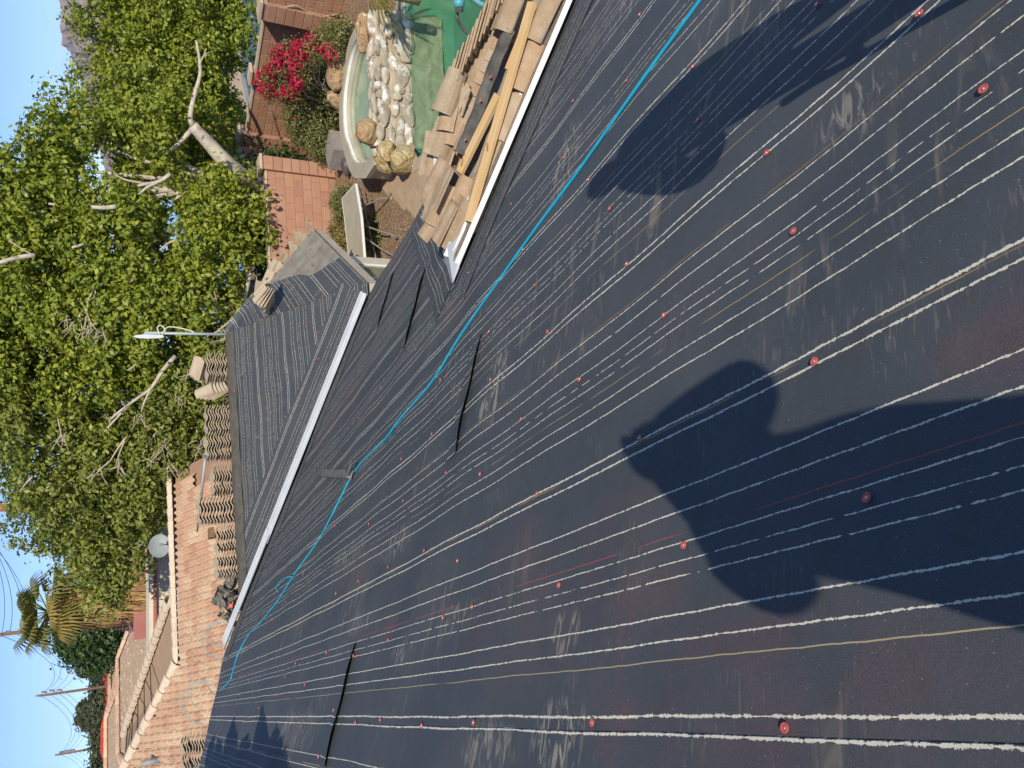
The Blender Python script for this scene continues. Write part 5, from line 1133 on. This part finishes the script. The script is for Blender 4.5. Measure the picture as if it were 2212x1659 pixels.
# ------------------------------------------------------------------ palms and smaller trees
def palm(name, label, head, base_z, d_, skirt_len, frond_n, frond_l, seed, foot=None):
    skirt = True; ft = dep(*foot, d_); lean = np.array([ft[0], ft[1], 0]) - np.array([dep(*head, d_)[0], dep(*head, d_)[1], 0])
    r = random.Random(seed); h = dep(*head, d_); e = empty(name, (ft[0], ft[1], 0), label, 'palm')
    m = MB(); m.smooth = True; m.tube([np.array([ft[0], ft[1], base_z]), np.array([h[0], h[1], h[2] * .5 + base_z * .5]) + lean * .75, h], [.30, .27, .24], 10); m.build('trunk', M_TRUNK, e)
    if skirt:
        V = []; Q = []; n = 5200
        rr = np.random.default_rng(seed); a = rr.uniform(0, 6.283, n); z = h[2] - rr.random(n) ** .9 * skirt_len; f = (h[2] - z) / skirt_len; rad_ = (.60 + .65 * np.sin(np.clip(f * 2.4, 0, 3.1)) ) * rr.uniform(.55, 1.05, n)
        c = np.stack([h[0] + np.cos(a) * rad_ + lean[0] * np.minimum(1, f * 1.6), h[1] + np.sin(a) * rad_ + lean[1] * np.minimum(1, f * 1.6), z], 1); L = rr.uniform(.35, .85, n); tip = c + np.stack([np.cos(a) * .10, np.sin(a) * .10, -L], 1) + rr.normal(size=(n, 3)) * .06; sdv = np.stack([-np.sin(a), np.cos(a), 0 * a], 1) * (rr.uniform(.02, .05, n))[:, None]
        Vv = np.stack([c - sdv, c + sdv, tip + sdv * .4, tip - sdv * .4], 1).reshape(-1, 3); big_mesh('dry_skirt', Vv, np.arange(n * 4).reshape(n, 4), M_DRYPALM, e)
    for i in range(frond_n):     # each fan: a stalk and a folded half disc of blades
        az = i * 2.399 + r.uniform(-.2, .2); el = r.uniform(-.6, 1.0); L = frond_l * r.uniform(.75, 1.1); dv = np.array([math.cos(az) * math.cos(el), math.sin(az) * math.cos(el), math.sin(el)]); p1 = h + dv * L * .55 + np.array([0, 0, -.06 * L])
        m = MB(); m.tube([h, p1], [.03, .018], 5, False); sdv = unit(np.cross(dv, (0, 0, 1))); up = np.cross(sdv, dv); nb_ = 17
        for k in range(nb_):
            b = (k / (nb_ - 1) - .5) * 2.9; dd = dv * math.cos(b) + sdv * math.sin(b); l = L * .62 * (.75 + .25 * math.cos(b)); dro = np.array([0, 0, -.30 * l - .08]); q1 = p1 + dd * l * .6 + up * .03; q2 = p1 + dd * l + dro; w = unit(np.cross(dd, up)) * .045
            m.add([p1 - w * .2, p1 + w * .2, q1 + w, q1 - w, q2], [(0, 1, 2, 3), (3, 2, 4)])
        m.build('frond', M_PALM if el > .1 else M_YELLEAF, e)
    return e
palm('fan_palm', 'fan palm with a thick dry brown skirt left of the big trees', (105, 1322), 0, 36, 4.2, 34, 1.75, 3, (330, 1272))
p = dep(300, 1278, 36); e = empty('date_palm_trunk', (p[0], p[1], 0), 'slender scaly palm trunk in front of the pink wall', 'palm'); m = MB(); m.smooth = True; m.tube([np.array([p[0], p[1], 0]), dep(310, 1270, 36), dep(262, 1290, 36), dep(245, 1300, 36)], [.26, .24, .2, .16], 9); m.build('trunk', M_TRUNK, e)
rr = np.random.default_rng(8)
for i in range(60):
    f = i / 60; q = dep(335 - 85 * f, 1266 + 30 * f ** 2, 36); a = i * 2.4; m = MB(); m.tube([q, q + np.array([math.cos(a) * .38, math.sin(a) * .38, .22])], [.06, .03], 4); m.build('leaf_stub', M_LATH, e)
LB = px_lumps([(270, 1315, 28, 36), (285, 1330, 20, 36), (255, 1300, 16, 36)]); C_, n_ = crown_points(LB, 500, 12, .16, seed=12); bo = leaves(C_, n_, .07, M_PINK, 'pink_shrub'); tag(bo, 'dusty pink flowering shrub beside the slender palm trunk', 'shrub')
LD = px_lumps([(150, 1350, 30, 46), (190, 1370, 45, 46), (225, 1345, 38, 46), (235, 1385, 40, 46), (190, 1410, 25, 46), (215, 1420, 22, 46), (250, 1350, 30, 46), (165, 1390, 28, 46)]); tbd = dep(260, 1370, 46); tbd[2] = 0
tree('citrus_tree', 'dark green rounded tree left of the fan palm', LD, [(tbd, .2), (dep(250, 1370, 46), .16), (dep(210, 1370, 46), .1)], inner_limbs(dep(250, 1370, 46), LD, .1), 2600, 14, .11, M_DARKLEAF, .26, 8)
# trees along the street, seen small
rt2 = random.Random(14)
far = [(222, 1500, 16), (226, 1525, 16), (220, 1550, 18), (214, 1565, 15), (224, 1590, 14), (222, 1480, 13), (226, 1620, 12), (222, 1650, 16), (216, 1672, 16), (228, 1445, 12), (206, 1535, 9), (228, 1572, 10)]
for i, (x, y, r_) in enumerate(far):
    d_ = 120 + 8 * (i % 4); c = dep(x, y, d_); R_ = r_ * d_ / FPX; lumps = [(c, R_)] + [(c + RNG.normal(size=3) * R_ * .6, R_ * .6) for _ in range(4)]
    tree('street_tree', ['dusty olive street tree against the hazy hills', 'low street tree between the red roofs', 'rounded street tree by the middle power pole'][i % 3] + [', far left', ', left', ', middle', ', right'][i // 3], lumps, [(np.array([c[0], c[1], 0]), .3), (c, .2)], [], 420, 8, .30, M_FARLEAF, .6, 50 + i, group='street trees in the distance', bark=M_POLE)
for i, (x, y) in enumerate([(180, 1530), (176, 1552), (178, 1446), (186, 1428), (184, 1540)]):
    d_ = 170; h = dep(x, y, d_); e = empty('street_palm', (h[0], h[1], 0), 'tiny tall palm on the skyline ' + ['over the street trees', 'left of the first skyline palm', 'beside the small dark hill', 'at the edge of the dark tree', 'between two skyline palms'][i], 'palm', 'skyline palms'); m = MB(); m.tube([np.array([h[0], h[1], 0]), h], [.3, .2], 5); m.build('trunk', M_POLE, e); C_, n_ = crown_points([(h, 1.1)], 120, 5, .3, seed=i, inner=.2); leaves(C_, n_, .4, M_FARLEAF, 'crown', e)
# far bank shrubs and reeds by the lake
for i, (x, y, r_, d_) in enumerate([(488, 330, 40, 47), (470, 210, 45, 56), (455, 150, 45, 60), (480, 110, 30, 58), (440, 60, 45, 64), (490, 285, 30, 46), (460, 20, 40, 64), (420, 260, 55, 62), (430, 330, 60, 60), (390, 120, 60, 68), (400, 20, 60, 68)]):
    c = dep(x, y, d_); R_ = r_ * d_ / FPX; lumps = [(c, R_)] + [(c + RNG.normal(size=3) * R_ * .6, R_ * .55) for _ in range(4)]; tree('bank_shrub', 'dark shrub growing on the far bank of the lake', lumps, [(np.array([c[0], c[1], -1.5]), .15), (c, .08)], [], 520, 9, .16, M_DARKLEAF, .4, 70 + i, 'shrub', 'shrubs on the far bank', M_POLE)

# ------------------------------------------------------------------ bougainvillea and planting by the spa
def gpx(x, y, z): return G(x, y, z)
bgb = np.array([15.9, 18.6, 0])
LBG = [(gpx(x, y, z), r) for x, y, z, r in ((690, 290, .55, .62), (700, 250, .5, .62), (690, 200, .75, .60), (660, 240, 1.0, .60), (665, 180, 1.15, .50), (635, 190, 1.5, .45), (705, 310, .4, .50), (640, 130, 1.45, .38), (690, 130, .9, .45), (715, 85, .55, .42), (735, 70, .4, .35), (705, 150, .7, .45), (655, 280, .8, .45))]
bg_ = empty('bougainvillea', tuple(bgb), 'bougainvillea bush with bright magenta blooms in front of the block wall', 'shrub')
C_, n_ = crown_points(LBG, 3000, 12, .13, seed=30, inner=.7); leaves(C_, n_, .042, M_SHRUB, 'foliage', bg_)
LBF = [(gpx(x, y, z), r) for x, y, z, r in ((570, 175, 2.15, .30), (590, 165, 2.0, .34), (585, 190, 2.0, .30), (605, 185, 1.85, .30), (595, 140, 2.1, .28), (603, 122, 2.05, .24), (620, 135, 1.9, .26), (640, 150, 1.7, .24), (650, 110, 1.75, .26), (672, 95, 1.5, .24), (692, 100, 1.3, .20), (715, 120, 1.05, .16), (625, 205, 1.7, .24), (575, 195, 2.1, .22), (612, 110, 2.0, .2), (640, 175, 1.7, .2))]
C_, n_ = crown_points(LBF, 260, 12, .075, seed=31, inner=.3); leaves(C_, n_, .056, M_BLOOM, 'blooms', bg_)
C_, n_ = crown_points([(p_ + np.array([0, 0, -.15]), r_ * 1.15) for p_, r_ in LBF], 520, 9, .12, seed=33, inner=.3); leaves(C_, n_, .040, M_SHRUB, 'foliage', bg_)
C_, n_ = crown_points([(p_, r_) for p_, r_ in LBG], 40, 9, .05, seed=32, inner=.85, shell=.05); leaves(C_, n_, .04, M_BLOOM, 'blooms', bg_)
rb = random.Random(2)
for i in range(16):
    q = LBF[i][0]; m = MB(); m.tube([bgb + np.array([rb.uniform(-.3, .3), rb.uniform(-.3, .3), 0]), (bgb + q) / 2 + np.array([0, 0, .4]), q], [.022, .016, .006], 5, False); m.build('stem', M_TWIG, bg_)
# planter, urn
pp = gpx(728, 325, .25); m = MB(); m.obox((pp[0], pp[1], .25), (.42, .1, 0), (-.09, .36, 0), (0, 0, .25)); tag(m.build('planter_box', M_PLANTER), 'grey dappled planter box below the left end of the bougainvillea', 'planter')
m = MB(); m.smooth = True; u0 = gpx(752, 360, .12); u1 = gpx(772, 355, .12); dd = np.array([-.42, .22, 0]); m.tube([np.array([u0[0], u0[1], .16]) + dd * t for t in (-.55, -.45, -.25, 0, .3, .5, .6)], [.02, .12, .17, .18, .13, .06, .015], 12); tag(m.build('garden_urn', M_DARKPOT), 'dark purple-brown oval urn lying on the gravel beside the spa', 'urn')
lump('boulder', gpx(768, 352, .1), (.16, .14, .1), M_WSTONE, None, 77, .1, sub=2); tag(bpy.context.scene.objects[-1], None)
o = [q for q in COL.objects if q.name.startswith('boulder') and 'label' not in q][-1]; tag(o, 'small pale stone between the urn and the spa rim', 'stone')
# low weeds at the wall foot
for i, (x, y, lb, mt) in enumerate([(738, 428, 'low yellow-green weed clump at the wall foot left of the urn', M_SHRUB), (745, 455, 'second weed clump right of the table end', M_SHRUB), (760, 440, 'small green weed beside the table', M_SHRUB), (733, 490, 'dry grass strip between the wall and the stone table', M_DRYGRASS), (735, 530, 'dry grass tuft behind the house corner', M_DRYGRASS), (800, 520, 'green weed under the table', M_SHRUB)]):
    c = gpx(x, y, .12); C_, n_ = crown_points([(c, .32), (c + RNG.normal(size=3) * [.2, .2, .02], .25), (c + RNG.normal(size=3) * [.3, .3, .02], .2)], 260, 9, .06, seed=90 + i, inner=.2); C_[:, 2] = np.clip(C_[:, 2], .01, None); tag(leaves(C_, n_, .035, mt, 'weed_clump'), lb, 'plant')
# yellowing cycad over the stone wall at the top edge of the view
cy = gpx(828, -20, .85); cyc = empty('cycad', (cy[0], cy[1], 0), 'yellow-green drooping cycad at the top edge above the stone wall', 'palm')
m = MB(); m.smooth = True; m.tube([(cy[0], cy[1], .0), (cy[0], cy[1], .75)], .14, 9); m.build('trunk', M_TRUNK, cyc)
for i in range(26):
    az = i * 2.399; el = rb.uniform(-.3, .9); L = rb.uniform(.65, .95); d0 = np.array([math.cos(az) * math.cos(el), math.sin(az) * math.cos(el), math.sin(el)]); P_ = [np.array([cy[0], cy[1], .8]) + d0 * L * t + np.array([0, 0, -.55 * L * t * t]) for t in np.linspace(0, 1, 9)]
    m = MB(); m.tube(P_, .012, 4, False); sdv = unit(np.cross(d0, (0, 0, 1)))
    for t in range(1, 9):
        for sg in (-1, 1):
            for h_ in (0, .5):
                q = P_[t] * (1 - h_) + P_[t-1] * h_; tip = q + sdv * sg * .17 * (1.1 - t / 10) + unit(P_[t] - P_[t-1]) * .09 + np.array([0, 0, -.04]); w = unit(P_[t] - P_[t-1]) * .022; m.add([q - w, q + w, tip], [(0, 1, 2)])
    m.build('frond', M_YELLEAF, cyc)

# ------------------------------------------------------------------ stone topped table with scrolled iron legs
tt = .74; c0 = gpx(745, 425, tt); c1 = gpx(786, 545, tt)
tb = [gpx(x, y, tt) for x, y in ((771, 398), (742, 430), (747, 468), (757, 560), (790, 560), (783, 470))]
table = empty('patio_table', (tb[0][0], tb[0][1], 0), 'stone topped patio table with grey scrolled iron legs on the gravel', 'table')
m = MB(); m.prism(list(reversed(tb)) if np.cross(tb[1] - tb[0], tb[2] - tb[1])[2] > 0 else tb, (0, 0, .045)); m.build('table_top', M_TABLE, table)
m = MB(); 
for i in range(len(tb)): m.bar(tb[i] + [0, 0, .02], tb[(i+1) % len(tb)] + [0, 0, .02], .03, .06)
m.build('edge_band', M_FRAME, table)
for k, (x0, y0) in enumerate(((778, 425), (790, 500), (752, 470), (792, 545))):
    b = gpx(x0, y0, tt); b = np.array([b[0], b[1], 0]); a = np.array([tb[2][0] * .4 + b[0] * .6, tb[2][1] * .4 + b[1] * .6, tt]); out = unit(b - np.array([a[0], a[1], 0]) + 1e-3)
    m = MB(); m.smooth = True; m.tube(catmull([a, a * .7 + b * .3 - out * .18, a * .35 + b * .65 + out * .12, b + out * .25, b + out * .42 + [0, 0, .10], b + out * .34 + [0, 0, .2]], 6), .022, 7); m.build('leg', M_IRON, table)
m = MB(); m.smooth = True; a = gpx(776, 405, .30); b = gpx(812, 560, .30); m.tube([a, b], .028, 7); m.build('stretcher', M_IRON, table)

# ------------------------------------------------------------------ pebbles on the gravel in view
n = 9000; r = np.random.default_rng(44); x = r.uniform(6.6, 15.2, n); y = r.uniform(12, 22.5, n); keep = np.array([not inside(a, b, pouter) and not inside(a, b, POOL) and (a - 13.3) ** 2 / 5.5 + (b - 15.2) ** 2 / 3.4 > 1 and (a - b) > -7.6 for a, b in zip(x, y)]); x, y = x[keep], y[keep]; n = len(x)
base = np.array([(1,0,0),(-1,0,0),(0,1,0),(0,-1,0),(0,0,1),(0,0,-.4)], float); tri_ = np.array([(0,2,4),(2,1,4),(1,3,4),(3,0,4),(2,0,5),(1,2,5),(3,1,5),(0,3,5)])
s = r.uniform(.012, .034, (n, 3)); a = r.uniform(0, 6.28, n); V = base[None] * s[:, None] * np.array([1, 1, .7]); V2 = V.copy(); V2[..., 0] = V[..., 0] * np.cos(a)[:, None] - V[..., 1] * np.sin(a)[:, None]; V2[..., 1] = V[..., 0] * np.sin(a)[:, None] + V[..., 1] * np.cos(a)[:, None]
V2 += np.stack([x, y, np.full(n, .006)], 1)[:, None]; Q = (tri_[None] + (np.arange(n) * 6)[:, None, None]).reshape(-1, 3); tag(big_mesh('gravel_stones', V2.reshape(-1, 3), Q, M_PEBBLE), 'loose brown gravel between the house and the spa', 'gravel', kind='stuff')

# ------------------------------------------------------------------ the two people standing on the roof (their shadows show)
def skin_body(name, verts, edges, radii, mat, parent=None, root=0):
    me = bpy.data.meshes.new(name); me.from_pydata([tuple(v) for v in verts], edges, []); o = link_mesh(name, me, mat, parent)
    md = o.modifiers.new('skin', 'SKIN'); sv = me.skin_vertices[0].data
    for i, r_ in enumerate(radii): sv[i].radius = (r_, r_) if not isinstance(r_, tuple) else r_; sv[i].use_root = (i == root)
    s_ = o.modifiers.new('sub', 'SUBSURF'); s_.levels = 1; s_.render_levels = 2; return o
def person(label, foot, facing, H, hands, elbows, headtop=None, hat=False, jacket=1.0, neck=.075, legs=1.0, hs=1.0):
    f = np.array([facing[0], facing[1], 0.]); f = unit(f); rt_ = np.array([f[1], -f[0], 0]); up = np.array([0, 0, 1.])
    e = empty('person', tuple(foot), label, 'person'); k = H / 1.75
    def at(a, b, c): return np.array(foot) + rt_ * a * k + f * b * k + up * c * k
    V = [at(0, 0, .95), at(0, 0, 1.12), at(0, 0, 1.30), at(0, .0, 1.43), at(0, .01, 1.50), at(0, .02, 1.56)]; R_ = [.15 * jacket, .145 * jacket, .155 * jacket, .13 * jacket, neck * jacket, neck * jacket]; E_ = [(0, 1), (1, 2), (2, 3), (3, 4), (4, 5)]
    def zf(p): p = np.array(p, float); p[2] = z1(p[0], p[1]) + .09; return p
    for sg, hd, el in ((-1, hands[0], elbows[0]), (1, hands[1], elbows[1])):
        i = len(V); V += [at(sg * .19, 0, 1.40), el, hd]; R_ += [.085 * jacket, .066 * jacket, .050]; E_ += [(3, i), (i, i+1), (i+1, i+2)]
        h = unit(hd - el); i = len(V)
        j = len(V); ft = zf(at(sg * .14, 0, .0)); kn = at(sg * .12, .03, .50); V += [at(sg * .10, 0, .86), kn, ft]; R_ += [.105 * legs, .078 * legs, .055 * legs]; E_ += [(0, j), (j, j+1), (j+1, j+2)]
    skin_body('body', V, E_, [r_ * k for r_ in R_], M_SHIRT, e)
    hc = at(0, .04, 1.64) if headtop is None else headtop
    hd_ = lump('head', hc, (.088 * k * hs, .105 * k * hs, .125 * k), M_SKIN, e, 1, .01, math.atan2(f[1], f[0]) - math.pi / 2, cuts=0)
    for sg in (-1, 1):
        q = hc + rt_ * sg * .08 * k; lump('ear', q, (.012, .022, .032), M_SKIN, hd_, 2, .02, sub=1, cuts=0); lump('eye', hc + rt_ * sg * .032 * k + f * .09 * k + up * .01, (.012, .012, .010), M_PHONE, hd_, 2, 0, sub=1, cuts=0)
    lump('nose', hc + f * .10 * k - up * .02, (.014, .018, .026), M_SKIN, hd_, 2, .02, sub=1, cuts=0); lump('mouth', hc + f * .092 * k - up * .062, (.026, .010, .008), M_RED, hd_, 2, .02, sub=1, cuts=0)
    lump('hair', hc + up * .03 - f * .015, (.093 * k * hs, .108 * k * hs, .112 * k), M_HAIR, e, 3, .05, math.atan2(f[1], f[0]) - math.pi / 2, cuts=0)
    if hat:
        m = MB(); m.smooth = True; m.tube([hc + up * .045, hc + up * .055], .17 * k, 20); m.tube([hc + up * .05, hc + up * .12, hc + up * .15], [.105 * k, .10 * k, .06 * k], 16); m.build('hat', M_SHIRT, e)
    for sg, (hd, el) in zip((-1, 1), zip(hands, elbows)):   # hands with five bent fingers
        dv = unit(hd - el); sdv = unit(np.cross(dv, up)); nv_ = np.cross(sdv, dv); hv = [hd, hd + dv * .05]; hr = [.030, .034]; he = [(0, 1)]
        for q in range(4):
            b = len(hv); off = sdv * (q - 1.5) * .02; l = (.034, .040, .037, .028)[q]; hv += [hd + dv * .09 + off, hd + dv * (.09 + l) + off + nv_ * .012, hd + dv * (.09 + l * 1.5) + off + nv_ * .035]; hr += [.010, .009, .008]; he += [(1, b), (b, b+1), (b+1, b+2)]
        b = len(hv); hv += [hd + dv * .03 + sdv * .035 * sg, hd + dv * .06 + sdv * .06 * sg + nv_ * .01]; hr += [.012, .010]; he += [(0, b), (b, b+1)]
        skin_body('hand', hv, he, hr, M_SKIN, e)
        ft = zf(at(sg * .14, .05, 0)); lump('boot', ft + np.array([0, 0, -.035]) + f * .04, (.05, .14, .06), M_SHOE, e, 4, .03, math.atan2(f[1], f[0]) - math.pi / 2, sub=2, cuts=0)
    return e
fx = -FH * .42; foot = np.array([fx[0] - RV[0] * .13, fx[1] - RV[1] * .13, 0]); foot[2] = z1(foot[0], foot[1])
hl_, hr_ = CAM - FW * .20 - RV * .07 - np.array([0, 0, .10]), CAM - FW * .20 + RV * .065 - np.array([0, 0, .10])
person('person in shirt and jeans photographing the roof, only the shadow in view', foot, FH, 1.80, (hl_, hr_), (CAM - FH * .26 - RV * .40 - np.array([0, 0, .36]), CAM - FH * .24 + RV * .25 - np.array([0, 0, .36])), headtop=CAM - FH * .30 + np.array([0, 0, .045]), jacket=1.42, legs=1.5, hs=1.25)
m = MB(); m.obox(CAM - FW * .025 + DN * .055, RV * .038, DN * .072, FW * .004); tag(m.build('phone', M_PHONE), 'black phone held up in both hands by the person on the roof', 'phone')
f2 = np.array([1.74, .46, 0]); f2[2] = z1(f2[0], f2[1]); rt_ = RV
person('second person standing on the roof, hand on hip, only the shadow in view', f2, FH, 1.74, (f2 + np.array([0, 0, .98]) - rt_ * .20 + FH * .08, f2 + np.array([0, 0, .80]) + rt_ * .24), (f2 + np.array([0, 0, 1.14]) - rt_ * .36, f2 + np.array([0, 0, 1.08]) + rt_ * .26), jacket=1.45, neck=.125, legs=1.25, hs=1.25)
def sun_back(px, py, fwd):
    p = P1(px, py); t = (fwd - p @ FH) / (-TRAVEL @ FH); return p - TRAVEL * t
m = MB(); m.smooth = True; m.tube(catmull([sun_back(x, y, .98) for x, y in ((1690, 222), (1761, 172), (1881, 106), (2017, 35), (2120, -20), (2320, -120))], 5), .022, 8); m.tube([sun_back(1765, 168, .98), sun_back(1735, 130, 1.0)], .022, 8); m.tube([sun_back(1850, 122, .98), sun_back(1815, 75, 1.0)], .022, 8)  # unseen tube added along the sun rays to cast the thin shadow strand
tag(m.build('shadow_tube', M_PHONE), 'thick tube hanging from the second person, only its shadow in view', 'tube')

# ------------------------------------------------------------------ dry desert haze over the valley
hz = NT('haze_air'); vol = hz.n('ShaderNodeVolumePrincipled'); vol.inputs['Color'].default_value = (.86, .96, 1.0, 1); vol.inputs['Density'].default_value = .00011; vol.inputs['Anisotropy'].default_value = .1
hz.l(vol.outputs[0], hz.out.inputs['Volume'])
m = MB(); m.box((-5800, -560, -2.7), (5800, 6200, 330)); tag(m.build('haze', hz.m), kind='stuff')
